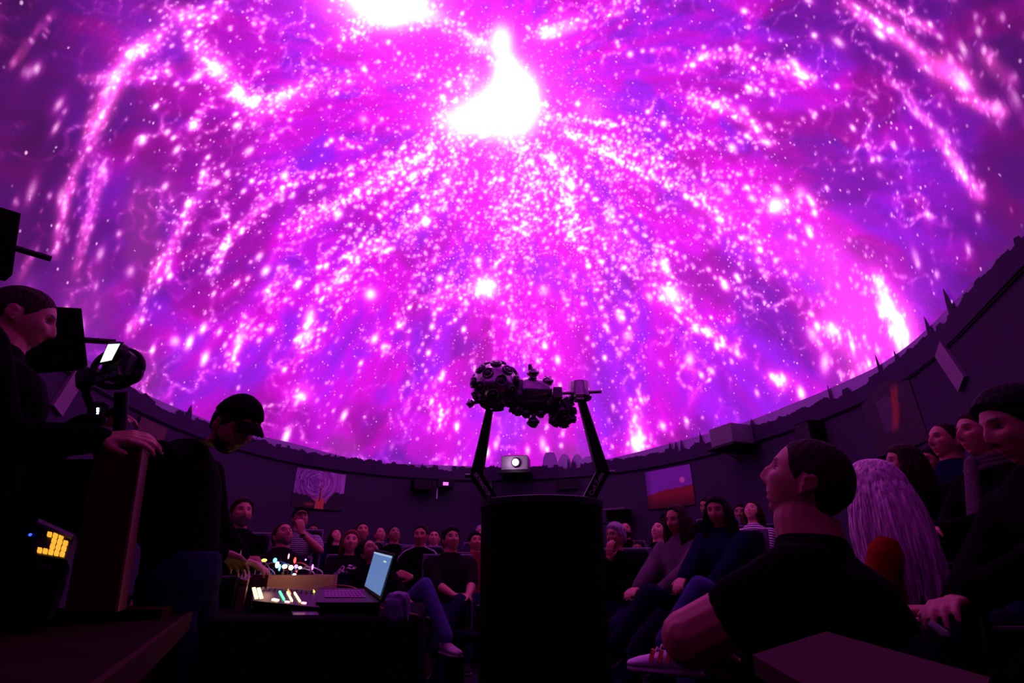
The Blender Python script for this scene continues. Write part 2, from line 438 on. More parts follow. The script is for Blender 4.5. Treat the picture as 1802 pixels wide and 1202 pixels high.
    # named filaments: points, width, stars per pixel, brightness, pinkness
    FIL = [([(300, 45), (262, 75), (235, 95), (205, 140), (187, 175), (165, 225), (145, 275)], 9, .5, 1.0, 1.0),
           ([(145, 275), (128, 310), (113, 370), (104, 410), (98, 450)], 6, .3, .6, .8), ([(205, 130), (178, 134), (140, 142)], 6, .4, .45, .8), ([(215, 135), (268, 130), (300, 120)], 9, .4, .5, .9),
           ([(165, 270), (160, 360), (150, 400), (140, 450), (130, 490)], 5, .3, .35, .8), ([(182, 290), (175, 320), (150, 420)], 6, .35, .4, .6),
           ([(290, 15), (335, 35), (360, 22), (400, 10)], 12, .9, .7, .9), ([(330, 60), (378, 122), (395, 130), (425, 170), (455, 195), (500, 172), (565, 148)], 12, 1.0, .8, .8),
           ([(560, 150), (620, 140), (690, 135), (760, 110)], 10, .6, .35, .5), ([(345, 215), (338, 225), (360, 190), (375, 180)], 5, .5, .6, .4),
           ([(840, 225), (790, 250), (740, 280), (690, 305), (640, 332), (600, 352), (560, 372), (520, 400)], 12, 1.2, .9, .5), ([(600, 60), (680, 30), (760, 30), (820, 60), (860, 90)], 12, 1.0, .8, .8),
           ([(930, 60), (980, 45), (1050, 25), (1130, 5)], 9, .9, .8, .8), ([(600, 0), (680, 10), (740, 20)], 18, .8, .8, .7),
           ([(860, 110), (820, 140), (780, 180), (760, 230)], 20, 1.0, .5, .5), ([(940, 180), (1000, 235), (1060, 262), (1090, 266)], 9, .8, .7, .5),
           ([(955, 255), (975, 290), (998, 330), (1008, 375), (1006, 420)], 10, 1.6, 1.0, .3), ([(910, 240), (925, 290), (932, 350), (928, 400)], 11, 1.5, .8, .3), ([(880, 250), (880, 330), (885, 420)], 14, 1.2, .4, .3),
           ([(820, 260), (790, 310), (750, 380), (700, 430)], 12, 1.0, .5, .4), ([(700, 430), (640, 440), (615, 475), (590, 505), (562, 528)], 10, 1.0, .9, .4), ([(548, 540), (543, 570), (532, 600), (530, 630)], 7, .7, .8, .4),
           ([(430, 560), (424, 590), (412, 625), (400, 655)], 6, .6, .8, .4), ([(440, 585), (460, 580)], 5, .6, .7, .3), ([(370, 300), (350, 350), (325, 380), (300, 440), (275, 480), (262, 510)], 7, .6, .55, .8), ([(262, 510), (245, 550), (232, 585)], 5, .4, .4, .9),
           ([(530, 310), (480, 350), (430, 390), (400, 420), (370, 490)], 6, .7, .5, .3), ([(520, 500), (500, 470), (470, 520), (490, 545)], 7, .6, .5, .3),
           ([(855, 505), (800, 520), (740, 530)], 9, .9, .6, .6), ([(870, 470), (900, 420), (930, 400)], 9, .9, .5, .3), ([(855, 500), (900, 560), (930, 640)], 9, .6, .35, .3),
           ([(1150, 420), (1180, 520), (1220, 560), (1270, 600), (1300, 620)], 8, .8, .55, .2), ([(1180, 515), (1150, 480), (1100, 440), (1060, 400)], 12, .8, .4, .3),
           ([(1205, 170), (1275, 190), (1320, 215), (1345, 245)], 8, .8, .7, .5), ([(1390, 120), (1430, 140), (1345, 115), (1300, 105)], 7, .5, .6, .5), ([(1170, 130), (1240, 100), (1330, 95)], 6, .5, .4, .4),
           ([(1320, 330), (1365, 362), (1420, 350), (1445, 365)], 10, .4, .5, .6), ([(1040, 270), (1150, 300), (1250, 350), (1330, 420), (1400, 470)], 22, .6, .28, .8),
           ([(1400, 400), (1460, 470), (1500, 540), (1560, 600)], 34, .45, .38, 1.6), ([(1540, 480), (1555, 520), (1575, 560), (1592, 605), (1598, 640)], 12, .5, 1.2, 1.6), ([(1450, 560), (1490, 600), (1530, 650), (1500, 690)], 18, .5, .4, 1.3),
           ([(1480, 0), (1530, 30), (1580, 60), (1630, 110)], 8, .5, .6, 1.3), ([(1545, 0), (1590, 30), (1640, 55)], 6, .5, .7, 1.2), ([(1640, 110), (1690, 140), (1705, 160), (1730, 195)], 12, .3, .7, 1.3),
           ([(1640, 228), (1665, 260), (1690, 300), (1715, 335), (1725, 350)], 7, .5, .9, 1.3), ([(1730, 90), (1750, 120), (1780, 150)], 9, .3, .4, 1.1), ([(1690, 170), (1740, 190), (1770, 200), (1745, 215)], 6, .3, .5, 1.2),
           ([(1590, 180), (1640, 220), (1600, 170), (1560, 130)], 5, .4, .4, .9), ([(1120, 790), (1125, 760), (1118, 720), (1125, 690)], 8, .7, .8, .5), ([(770, 720), (775, 750), (765, 690)], 9, .8, .5, .2), ([(530, 700), (525, 690), (540, 690)], 10, .5, .8, .5),
           ([(1360, 660), (1385, 670), (1370, 690)], 8, .5, .6, .4), ([(100, 20), (60, 60), (20, 120)], 4, .12, .3, .8), ([(60, 440), (30, 500)], 4, .1, .3, .9)]
    for pts, w_, dn, br, pk in FIL:
        pts = np.array(pts, float)
        seg = np.hypot(*np.diff(pts, axis=0).T); tot = seg.sum(); cum = np.r_[0, np.cumsum(seg)]
        def at(t):
            i = min(np.searchsorted(cum, t, side='right') - 1, len(seg) - 1); k = (t - cum[i]) / seg[i]
            return pts[i] * (1 - k) + pts[i + 1] * k, math.atan2(*(pts[i + 1] - pts[i])[::-1])
        for t in np.arange(0, tot, max(2.5, w_ * 0.45)):
            (x, y), an = at(t)
            jx, jy = rg.normal(0, w_ * .25, 2)
            q = 0.15 + 1.5 * float(fbm(np.array([t * 0.022 + pts[0, 0]]), np.array([pts[0, 1] * .1]), 400, 3)[0]) ** 2 * 2.2
            ta = min(1.0, 0.35 + 3.0 * min(t, tot - t) / tot)
            m = br * (0.4 + 0.8 * rg.random()) * q * ta
            jx, jy = jx * 1.6, jy * 1.6
            stamp(halo, x + jx, y + jy, w_ * 1.1, 0.13 * m, 1.5, an)
            stamp(pink, x + jx, y + jy, w_ * 1.5, 0.09 * m * pk, 1.4, an)
            if rg.random() < .5 * br: stamp(white, x + jx, y + jy, w_ * (.25 + .3 * rg.random()), 0.42 * m, 1.0 + 1.3 * rg.random(), an)
        for _ in range(int(tot * dn * .65)):
            (x, y), an = at(rg.random() * tot)
            star(x + rg.normal(0, w_ * 1.25), y + rg.normal(0, w_ * 1.25), 1.2 + 2.4 * rg.random() ** 3, (0.5 + 0.7 * rg.random()) * min(1, .55 + br * .5))
    # fan of streaks below the bright core
    for _ in range(70):
        a0 = rg.uniform(0.15, math.pi - 0.15); r0 = rg.uniform(60, 180); r1 = r0 + rg.uniform(80, 380); cv = rg.normal(0, .12)
        for t in np.arange(r0, r1, 7):
            a = a0 + cv * (t - r0) / 200
            x, y = 905 + t * math.cos(a) * 1.05, 190 + t * math.sin(a)
            if rg.random() < 0.75: star(x + rg.normal(0, 4), y + rg.normal(0, 4), 1.6 + 2 * rg.random() ** 2, 0.5 + .7 * rg.random())
    # bright cores
    for x, y, s, a, e, an in ((893, 190, 46, 3.0, 1.0, 0), (912, 165, 30, 2.2, 1.5, 1.5), (835, 205, 36, 1.3, 1.3, 0), (800, 215, 26, .7, 1.4, 0), (890, 120, 20, 1.5, 1.6, 1.5), (882, 68, 20, 1.6, 1.3, 1.5), (845, 80, 16, .7, 1.5, .4), (1035, 195, 28, .35, 1, 0),
                              (690, 12, 28, 2.6, 1.6, 0), (670, -10, 50, 1.2, 1.8, 0), (760, 28, 14, .6, 2, .2), (965, 58, 12, 1.2, 1.6, 2.9), (1000, 48, 12, .6, 2, 2.8), (384, 124, 13, 1.2, 1.2, .3), (420, 165, 13, 1.1, 1.2, .8), (445, 180, 11, 1, 1, 0), (495, 172, 11, .9, 1.6, 2.7),
                              (240, 90, 9, .9, 2.4, 2.45), (200, 140, 9, .9, 2.4, 2.05), (182, 300, 7, .9, 1.3, 1.5), (338, 222, 6, .9, 1.4, 2.2), (1366, 362, 14, 1.6, 1.05, 0), (1408, 338, 9, .6, 1, 0), (1452, 638, 8, 1.0, 2.2, 1.6), (1562, 540, 12, 1.8, 1.9, 1.15), (1545, 500, 7, .9, 2.6, 1.3), (1588, 590, 11, 1.2, 2.2, 1.2),
                              (1463, 580, 12, 1.2, 1.2, .7), (1430, 590, 8, .8, 1.6, 1.2), (1690, 140, 11, .9, 1.8, .9), (1755, 190, 9, .8, 1.2, .4), (1690, 300, 7, .9, 3.2, 1.0), (855, 505, 17, 1.7, 1.1, 0), (652, 518, 10, 1.4, 1, 0), (545, 560, 8, 1.2, 1.9, 1.8), (420, 600, 7, 1.1, 2.4, 1.9), (308, 600, 8, 1, 1, 0),
                              (530, 698, 8, 1.3, 1.2, 0), (1182, 520, 15, 1.3, 1.3, .6), (1214, 633, 7, 1.1, 1.7, 1.5), (1105, 590, 8, .8, 1, 0), (1372, 668, 10, .9, 1.4, .3), (1122, 780, 11, 1.6, 1.7, 1.6), (957, 512, 9, .8, 1, 0), (1075, 380, 8, .8, 1, 0), (640, 210, 6, .8, 1, 0), (1412, 130, 8, 1.2, 1.6, .5), (1262, 185, 7, 1.1, 1.5, .4), (1238, 98, 6, .9, 1.5, 0)):
        stamp(white, x, y, s, a, e, an); stamp(halo, x, y, s * 1.9, a * .5, e, an)
    for x, y, s, a in ((880, 180, 170, .42), (960, 380, 170, .28), (900, 620, 230, .10), (1300, 420, 190, .12), (700, 0, 110, .4), (1540, 560, 80, .5), (250, 90, 80, .15)):
        stamp(halo, x, y, s, a * .8, 1.15, 1.5)
        stamp(pink, x, y, s, a * .2, 1.15, 1.5)
    # many thin wisps following the flow
    for _ in range(430):
        x, y = rg.random() * 1500 + 150, rg.random() * 900 - 100
        if math.hypot(x - FX, y - FY) < 120: continue
        L_ = rg.uniform(25, 130); a_ = rg.uniform(.15, .55) * (1 if 250 < x < 1600 else .6); w0 = rg.uniform(1.2, 2.4); cv = rg.normal(0, .7); t = 0; wob = rg.random() * 9
        while t < L_:
            f_ = flow(x, y) + cv + .9 * math.sin(t / 13 + wob) + rg.normal(0, .35)
            x += math.cos(f_) * 4; y += math.sin(f_) * 4; t += 4
            e_ = math.sin(math.pi * min(t / L_, 1)) * rg.random() * 1.5
            stamp(halo, x, y, w0 * 2.2, a_ * .22, 1.2, f_); stamp(white, x + rg.normal(0, 1.2), y + rg.normal(0, 1.2), w0 * (.6 + .6 * rg.random()), a_ * e_ * 1.3, 1.2, f_)
    gl, gt, gr = polar(gx, gy)
    fw = fbm(gl * 4, gt * 4, 90) * 1.2
    e2 = np.hypot((gx - 900) / 800, (gy - 380) / 540)
    fine = (0.10 + 0.85 * ridged(gl * 4.2 + fw, gt * 4.6 + fw, 21) + .5 * ridged(gl * 10, gt * 12, 61)) * (1.0 - .80 * smooth(.4, 1.3, e2)) + .55 * np.exp(-((gx - 930) / 230) ** 2 - ((gy - 340) / 230) ** 2)
    for x, y, sx, sy in ((250, 420, 60, 120), (150, 560, 80, 120), (600, 790, 40, 30), (1000, 800, 40, 25), (1420, 180, 90, 50), (1200, 120, 110, 50)):
        fine = fine * (1 - .9 * np.exp(-((gx - x) / sx) ** 2 - ((gy - y) / sy) ** 2))
    halo = np.minimum(halo, 2.2); white = np.minimum(white, 2.6)
    out = col + halo[..., None] * np.array([0.66, 0.03, 0.60]) + np.stack([.90 * white, .62 * np.minimum(white, 1.5) ** 1.9, .66 * white + .12 * np.minimum(white, 2) ** 2], -1) + pink[..., None] * np.array([0.9, 0.10, 0.26])
    return np.concatenate([out, np.clip(fine, 0, 1)[..., None]], -1).astype(np.float32), S

def build_dome():
    img, S = paint()
    D = math.radians
    az = np.r_[np.arange(-180, -78, 4.0), np.arange(-75, -52, 0.3), np.arange(-52, 52.01, 0.13), np.arange(52.3, 75, 0.3), np.arange(78, 180.1, 4.0)] * math.pi / 180
    az[-1] = az[0] + 2 * math.pi
    t = np.r_[np.linspace(0, 0.68, 500), np.linspace(0.70, 1, 14)]
    rr = rim_from_eye(az); el0 = np.arctan2(HR, rr)
    el = el0[None] + t[:, None] * (math.pi / 2 - 0.004 - el0[None])
    d = np.stack([np.cos(el) * np.sin(az)[None], np.cos(el) * np.cos(az)[None], np.sin(el)], -1)
    lo = np.zeros(el.shape); hi = np.full(el.shape, 30.0)
    for _ in range(26):
        m = (lo + hi) / 2; p = EYE + d * m[..., None]
        up = (p[..., 2] < RIMZ) | (inside(p) < 0)
        lo = np.where(up, m, lo); hi = np.where(up, hi, m)
    p = EYE + d * lo[..., None]
    p[0] = np.stack([EYE[0] + rr * np.sin(az), EYE[1] + rr * np.cos(az), np.full_like(rr, RIMZ)], -1)
    nt, na = el.shape
    v = p.reshape(-1, 3)
    i, j = np.meshgrid(np.arange(nt - 1), np.arange(na - 1), indexing='ij')
    a = (i * na + j).ravel(); q = np.stack([a, a + na, a + na + 1, a + 1], 1)
    top = len(v); v = np.vstack([v, v[-na:].mean(0)[None]])
    me = bpy.data.meshes.new('ceiling')
    tri = np.stack([(nt - 1) * na + np.arange(na - 1), np.full(na - 1, top), (nt - 1) * na + np.arange(1, na)], 1)
    me.vertices.add(len(v)); me.vertices.foreach_set('co', v.ravel())
    loops = np.r_[q.ravel(), tri.ravel()].astype(np.int32)
    me.loops.add(len(loops)); me.loops.foreach_set('vertex_index', loops)
    npoly = len(q) + len(tri); me.polygons.add(npoly)
    me.polygons.foreach_set('loop_start', np.r_[np.arange(len(q)) * 4, len(q) * 4 + np.arange(len(tri)) * 3].astype(np.int32))
    me.update(calc_edges=True); me.validate(); me.shade_smooth()
    # colour of each spot of the projected picture, stored on the screen
    dv = v - EYE
    zc = dv[:, 1] * CP + dv[:, 2] * SP; yc = -dv[:, 1] * SP + dv[:, 2] * CP
    ok = zc > 0.15
    zz = np.where(ok, zc, 1)
    px = np.where(ok, 901 + 901 * dv[:, 0] / zz, -9999); py = np.where(ok, 601 - 901 * yc / zz, -9999)
    fx = (px - CX0) / S; fy = (py - CY0) / S
    hh, wd = img.shape[:2]
    ok &= (fx > 1) & (fx < wd - 2) & (fy > 1) & (fy < hh - 2)
    x0 = np.where(ok, fx, 5).astype(int); y0 = np.where(ok, fy, 5).astype(int)
    u = np.where(ok, fx, 5) - x0; w_ = np.where(ok, fy, 5) - y0
    u = u[:, None]; w_ = w_[:, None]
    c = (img[y0, x0] * (1 - u) + img[y0, x0 + 1] * u) * (1 - w_) + (img[y0 + 1, x0] * (1 - u) + img[y0 + 1, x0 + 1] * u) * w_
    k = 0.5 + 0.5 * np.sin(v[:, 0] * 2.1 + v[:, 2]) * np.cos(v[:, 1] * 1.7)
    rest = np.array([0.36, 0.01, 0.37, .2]) * (1 - k[:, None]) + np.array([0.20, 0.01, 0.45, .2]) * k[:, None]
    c = np.where(ok[:, None], c, rest)
    at = me.attributes.new('picture', 'FLOAT_COLOR', 'POINT')
    at.data.foreach_set('color', c.astype(np.float32).ravel())
    m = bpy.data.materials.new('projected_picture'); m.use_nodes = True
    n = m.node_tree.nodes; L = m.node_tree.links; P = n['Principled BSDF']
    P.inputs['Base Color'].default_value = (0.12, 0.12, 0.12, 1); P.inputs['Roughness'].default_value = 0.9
    P.inputs['Specular IOR Level'].default_value = 0.1
    A = n.new('ShaderNodeAttribute'); A.attribute_name = 'picture'
    tc = n.new('ShaderNodeTexCoord')
    vo = n.new('ShaderNodeTexVoronoi'); vo.inputs['Scale'].default_value = 17.0
    L.new(tc.outputs['Object'], vo.inputs['Vector'])
    mr = n.new('ShaderNodeMapRange'); mr.inputs['From Min'].default_value = 0.30; mr.inputs['From Max'].default_value = 0.10
    mr.inputs['To Min'].default_value = 0.0; mr.inputs['To Max'].default_value = 1.0
    L.new(vo.outputs['Distance'], mr.inputs['Value'])
    sc = n.new('ShaderNodeSeparateColor'); L.new(vo.outputs['Color'], sc.inputs[0])
    lt = n.new('ShaderNodeMath'); lt.operation = 'LESS_THAN'; L.new(sc.outputs[0], lt.inputs[0]); L.new(A.outputs['Alpha'], lt.inputs[1])
    d1 = n.new('ShaderNodeMath'); d1.operation = 'MULTIPLY'; L.new(mr.outputs[0], d1.inputs[0]); L.new(lt.outputs[0], d1.inputs[1])
    d2 = n.new('ShaderNodeMath'); d2.operation = 'MULTIPLY'; L.new(d1.outputs[0], d2.inputs[0]); L.new(sc.outputs[1], d2.inputs[1])
    dots = n.new('ShaderNodeVectorMath'); dots.operation = 'SCALE'; dots.inputs[0].default_value = (1.0, 0.50, 0.90); L.new(d2.outputs[0], dots.inputs['Scale'])
    add = n.new('ShaderNodeVectorMath'); add.operation = 'ADD'; L.new(A.outputs['Color'], add.inputs[0]); L.new(dots.outputs[0], add.inputs[1])
    fine = n.new('ShaderNodeTexNoise'); fine.inputs['Scale'].default_value = 45.0; fine.inputs['Detail'].default_value = 3
    L.new(tc.outputs['Object'], fine.inputs['Vector'])
    m2 = n.new('ShaderNodeMapRange'); m2.inputs['From Min'].default_value = 0.3; m2.inputs['From Max'].default_value = 0.7
    m2.inputs['To Min'].default_value = 0.86 * DOME_GAIN; m2.inputs['To Max'].default_value = 1.14 * DOME_GAIN
    L.new(fine.outputs['Fac'], m2.inputs['Value'])
    L.new(add.outputs[0], P.inputs['Emission Color']); L.new(m2.outputs['Result'], P.inputs['Emission Strength'])
    m.cycles.emission_sampling = 'NONE'
    me.materials.append(m)
    o = bpy.data.objects.new('ceiling', me); COL.objects.link(o); struct(o)
    o['label'] = 'domed projection screen filled with magenta and violet galaxy filaments'
build_dome()

# ------------------------------------------------------------------ wall, floor, rim
def ring(name, zs, inset, mat, a0=-180, a1=180, step=2.0, thick=None):
    az = np.radians(np.arange(a0, a1 + 1e-6, step)); r = rim_from_eye(az)
    b = Buf(); n = len(az); v = []
    for z, i in zip(zs, inset):
        v += [(EYE[0] + (r[k] - i) * math.sin(az[k]), EYE[1] + (r[k] - i) * math.cos(az[k]), z) for k in range(n)]
    f = [(k * n + j, k * n + j + 1, (k + 1) * n + j + 1, (k + 1) * n + j) for k in range(len(zs) - 1) for j in range(n - 1)]
    b.add(v, f)
    return put(name, b, mat, M=np.eye(4), smooth=False, auto=30)
struct(ring('wall_round', [0.0, RIMZ - 0.02], [0.02, 0.02], M['wall']))
struct(ring('baseboard_round', [0.0, 0.1, 0.1], [0.035, 0.035, 0.02], M['wall_dark']))
struct(ring('trim_1', [RIMZ - 0.055, RIMZ - 0.055, RIMZ - 0.02, RIMZ - 0.02], [0.015, 0.05, 0.05, 0.0], M['wall_dark'], step=1.5))
b = Buf(); prism(b, [(-7, -3), (7, -3), (7, 13), (-7, 13)], -0.05, 0.0)
struct(put('floor', b, M['carpet'], M=np.eye(4)))

def skyline(name, inset, prof, mat, label, step=0.07, a0=-60, a1=60):
    az = np.arange(a0, a1, step); r = rim_from_eye(np.radians(az)) - inset
    h = prof(az); n = len(az); v = []; R = np.radians(az)
    for z in (np.full(n, RIMZ - 0.04), RIMZ + h):
        for dr in (0, 0.02):
            v += [(EYE[0] + (r[k] + dr) * math.sin(R[k]), EYE[1] + (r[k] + dr) * math.cos(R[k]), z[k]) for k in range(n)]
    f = []
    for j in range(n - 1):
        f.append((j, j + 1, 2 * n + j + 1, 2 * n + j)); f.append((n + j + 1, n + j, 3 * n + j, 3 * n + j + 1))
        f.append((2 * n + j, 2 * n + j + 1, 3 * n + j + 1, 3 * n + j)); f.append((j + 1, j, n + j, n + j + 1))
    f += [(0, n, 3 * n, 2 * n), (2 * n - 1, n - 1, 3 * n - 1, 4 * n - 1)]
    b = Buf(); b.add(v, f)
    tag(put(name, b, mat, M=np.eye(4)), label, 'cutout')
def dist_scale(az): return rim_from_eye(np.radians(az)) / 10.0 * 0.94 + 0.06
def prof_hill(az):
    h = 0.20 + 0.10 * fbm(az * 0.09 + 30, az * 0, 201, 3)
    h = h + 0.14 * smooth(7, 20, az) + 0.05 * smooth(-14, -26, az) - 0.05 * smooth(-4, -12, az) * (1 - smooth(-14, -26, az))
    for c, w_, a in ((4.2, 0.9, .40), (5.8, .8, .30), (7.2, .7, .28), (8.4, .9, .22)):
        h = np.maximum(h, a * np.sqrt(np.clip(1 - ((az - c) / w_) ** 2, 0, 1)) + 0.14 * (abs(az - c) < w_))
    return h * dist_scale(az) - 0.03
def prof_city(az):
    blk = np.floor(az / 0.55 + 0.3 * np.sin(az)); g = np.abs(np.sin(blk * 12.9898) * 43758.5453) % 1
    h = 0.07 + 0.11 * g + 0.05 * fbm(az * 2.5 + 50, az * 0, 301, 2) + 0.07 * fbm(az * 0.12 + 9, az * 0, 302, 2)
    tree = fbm(az * 0.25 + 80, az * 0, 333, 2) > 0.5
    h = np.where(tree, 0.12 + 0.09 * fbm(az * 2.2 + 60, az * 0, 303, 3) + 0.03 * fbm(az * 8 + 90, az * 0, 305, 2) + 0.05 * fbm(az * .2, az * 0, 306, 2), h)
    for c, w_, a in ((-19.5, .06, .30), (-18.9, .06, .27), (-9.8, .1, .26), (-2, .07, .3), (6.2, .1, .34), (6.7, .1, .33), (17.2, .16, .36), (17.8, .14, .35), (18.4, .14, .36), (20.4, .12, .44), (25.6, .3, .34), (33, .1, .44), (37.5, .12, .5), (39, .1, .4), (42, .15, .5), (-33, .25, .4), (-29, .1, .3), (44, .2, .6)):
        h = np.maximum(h, np.where(abs(az - c) < w_, a * (1 - 0.4 * abs(az - c) / w_), 0))
    return (h + 0.06 * smooth(20, 40, az)) * dist_scale(az)
M['hill'] = material('hill_print', (0.30, 0.22, 0.42), 0.9, vary=0.06, vscale=3, spec=0.1)
M['city'] = material('city_print', (0.035, 0.022, 0.055), 0.9, vary=0.1, vscale=3, spec=0.1)
skyline('hill_cutout', 0.03, prof_hill, M['hill'], 'pale purple hill outline strip along the whole foot of the dome')
skyline('city_cutout', 0.07, prof_city, M['city'], 'dark town and treetop skyline strip along the rim in front of the pale hills')

# ------------------------------------------------------------------ people: heads
def skin_material(name, col):
    """skin with lips, brows and a flush, all set in head coordinates"""
    m = bpy.data.materials.new(name); m.use_nodes = True
    nt = m.node_tree; N = nt.nodes; L = nt.links; P = N['Principled BSDF']
    P.inputs['Roughness'].default_value = 0.55; P.inputs['Specular IOR Level'].default_value = 0.35
    tc = N.new('ShaderNodeTexCoord')
    nz = N.new('ShaderNodeTexNoise'); nz.inputs['Scale'].default_value = 25; L.new(tc.outputs['Object'], nz.inputs['Vector'])
    r = N.new('ShaderNodeValToRGB'); c = np.array(col)
    r.color_ramp.elements[0].color = (*(c * 0.88), 1); r.color_ramp.elements[1].color = (*np.clip(c * 1.1, 0, 1), 1)
    L.new(nz.outputs['Fac'], r.inputs['Fac'])
    last = r.outputs['Color']
    def blob(centre, radii, colour, mirror=False):
        nonlocal last
        src = tc.outputs['Object']
        if mirror:
            a = N.new('ShaderNodeVectorMath'); a.operation = 'ABSOLUTE'; L.new(src, a.inputs[0])
            sx = N.new('ShaderNodeSeparateXYZ'); L.new(src, sx.inputs[0]); sa = N.new('ShaderNodeSeparateXYZ'); L.new(a.outputs[0], sa.inputs[0])
            cb = N.new('ShaderNodeCombineXYZ'); L.new(sa.outputs[0], cb.inputs[0]); L.new(sx.outputs[1], cb.inputs[1]); L.new(sx.outputs[2], cb.inputs[2])
            src = cb.outputs[0]
        s = N.new('ShaderNodeVectorMath'); s.operation = 'SUBTRACT'; s.inputs[1].default_value = centre; L.new(src, s.inputs[0])
        d = N.new('ShaderNodeVectorMath'); d.operation = 'DIVIDE'; d.inputs[1].default_value = radii; L.new(s.outputs[0], d.inputs[0])
        l = N.new('ShaderNodeVectorMath'); l.operation = 'LENGTH'; L.new(d.outputs[0], l.inputs[0])
        mr = N.new('ShaderNodeMapRange'); mr.inputs['From Min'].default_value = 1.15; mr.inputs['From Max'].default_value = 0.75; L.new(l.outputs['Value'], mr.inputs['Value'])
        mx = N.new('ShaderNodeMix'); mx.data_type = 'RGBA'; L.new(mr.outputs[0], mx.inputs[0]); L.new(last, mx.inputs[6]); mx.inputs[7].default_value = (*colour, 1)
        last = mx.outputs[2]
    blob((0, 0.10, -0.068), (0.026, 0.05, 0.010), tuple(c * np.array([0.85, 0.45, 0.5])))
    blob((0, 0.10, -0.068), (0.024, 0.05, 0.0018), tuple(c * 0.18))
    blob((0.032, 0.09, 0.029), (0.021, 0.03, 0.0055), tuple(c * 0.18), True)
    blob((0.031, 0.09, 0.0065), (0.0165, 0.03, 0.0075), tuple(c * 0.30), True)
    L.new(last, P.inputs['Base Color'])
    return m
SKIN = {'pale': skin_material('pale_skin', (0.47, 0.20, 0.145)), 'mid': skin_material('skin', (0.36, 0.135, 0.085)), 'dark': skin_material('tan_skin', (0.21, 0.085, 0.05))}
def hair_mat(name, c, rough=0.7): return material(name, c, rough, bump=0.8, bscale=60, vary=0.5, vscale=90, stretch=(1, 1, 0.15), spec=0.08)
HAIR = {'black': hair_mat('black_hair', (0.004, 0.003, 0.004)), 'brown': hair_mat('brown_hair', (0.020, 0.009, 0.006)), 'red': hair_mat('auburn_hair', (0.13, 0.035, 0.02)),
        'greybeard': hair_mat('grey_beard', (0.10, 0.065, 0.07)), 'grey': hair_mat('grey_hair', (0.24, 0.19, 0.24)), 'blonde': hair_mat('pale_blonde_hair', (0.58, 0.45, 0.48), 0.4), 'stub': hair_mat('cropped_hair', (0.022, 0.009, 0.007))}
M['eye_w'] = material('eye_white', (0.22, 0.17, 0.18), 0.2, vary=0.02)
_m = M['eye_w'].node_tree; _P = _m.nodes['Principled BSDF']
_tc = _m.nodes.new('ShaderNodeTexCoord'); _sv = _m.nodes.new('ShaderNodeVectorMath'); _sv.operation = 'NORMALIZE'
_m.links.new(_tc.outputs['Object'], _sv.inputs[0]); _sx = _m.nodes.new('ShaderNodeSeparateXYZ'); _m.links.new(_sv.outputs[0], _sx.inputs[0])
_mr = _m.nodes.new('ShaderNodeMapRange'); _mr.inputs['From Min'].default_value = 0.80; _mr.inputs['From Max'].default_value = 0.84; _m.links.new(_sx.outputs[1], _mr.inputs['Value'])
_mx = _m.nodes.new('ShaderNodeMix'); _mx.data_type = 'RGBA'; _m.links.new(_mr.outputs[0], _mx.inputs[0]); _mx.inputs[6].default_value = (0.22, 0.17, 0.18, 1); _mx.inputs[7].default_value = (0.02, 0.012, 0.01, 1)
_m.links.new(_mx.outputs[2], _P.inputs['Base Color'])

def ico(n):
    import bmesh
    bm = bmesh.new(); bmesh.ops.create_icosphere(bm, subdivisions=n, radius=1.0)
    v = np.array([x.co[:] for x in bm.verts]); f = [tuple(q.index for q in p.verts) for p in bm.faces]; bm.free()
    return v / np.linalg.norm(v, axis=1)[:, None], f
ICO = {k: ico(k) for k in (4, 5)}
def G(x, z, x0, z0, sx, sz): return np.exp(-((x - x0) / sx) ** 2 - ((z - z0) / sz) ** 2)
def head_surface(d, fem=False):
    k = 1 / np.sqrt((d[:, 0] / .075) ** 2 + (d[:, 1] / .096) ** 2 + (d[:, 2] / .115) ** 2)
    p = d * k[:, None]
    x, y, z = p.T.copy()
    zt = np.clip(-z / .115, 0, 1); fr = np.clip(d[:, 1] / .35, 0, 1)
    x *= 1 - (.26 if fem else .19) * zt ** 1.6
    y = np.where(y < 0, y * (1 - .42 * zt) - .006 * np.clip(z / .1, 0, 1), y)
    y = np.where(y > 0, .094 * (np.clip(y, 0, 1) / .096) ** .8, y)
    y += fr * (.010 * G(x, z, 0, .000, .009, .020) + (.016 if fem else .019) * G(x, z, 0, -.031, .0120, .012) + .013 * G(x, z, 0, -.014, .010, .017))
    for s in (-1, 1):
        y += fr * (.009 * G(x, z, s * .012, -.038, .008, .007) - .017 * G(x, z, s * .031, .006, .016, .011) + .007 * G(x, z, s * .030, .027, .022, .008) + .006 * G(x, z, s * .044, -.020, .018, .016) - .004 * G(x, z, s * .048, -.062, .018, .02))
    y += fr * (.007 * G(x, z, 0, -.061, .022, .0055) + .008 * G(x, z, 0, -.075, .019, .006) - .008 * G(x, z, 0, -.068, .024, .0028) - .005 * G(x, z, 0, -.085, .02, .006) + .012 * G(x, z, 0, -.100, .021, .014))
    y += fr * .004 * G(x, z, 0, .055, .05, .03)
    return np.stack([x, y, z], 1)
def hairline(y, recede=0.0):
    return np.interp(y, [-.1, -.045, -.02, .004, .022, .045, .062, .08, .1], [-.085, -.060, -.015, .018, -.012, .012 + recede * .3, .040 + recede * .8, .060 + recede, .068 + recede])
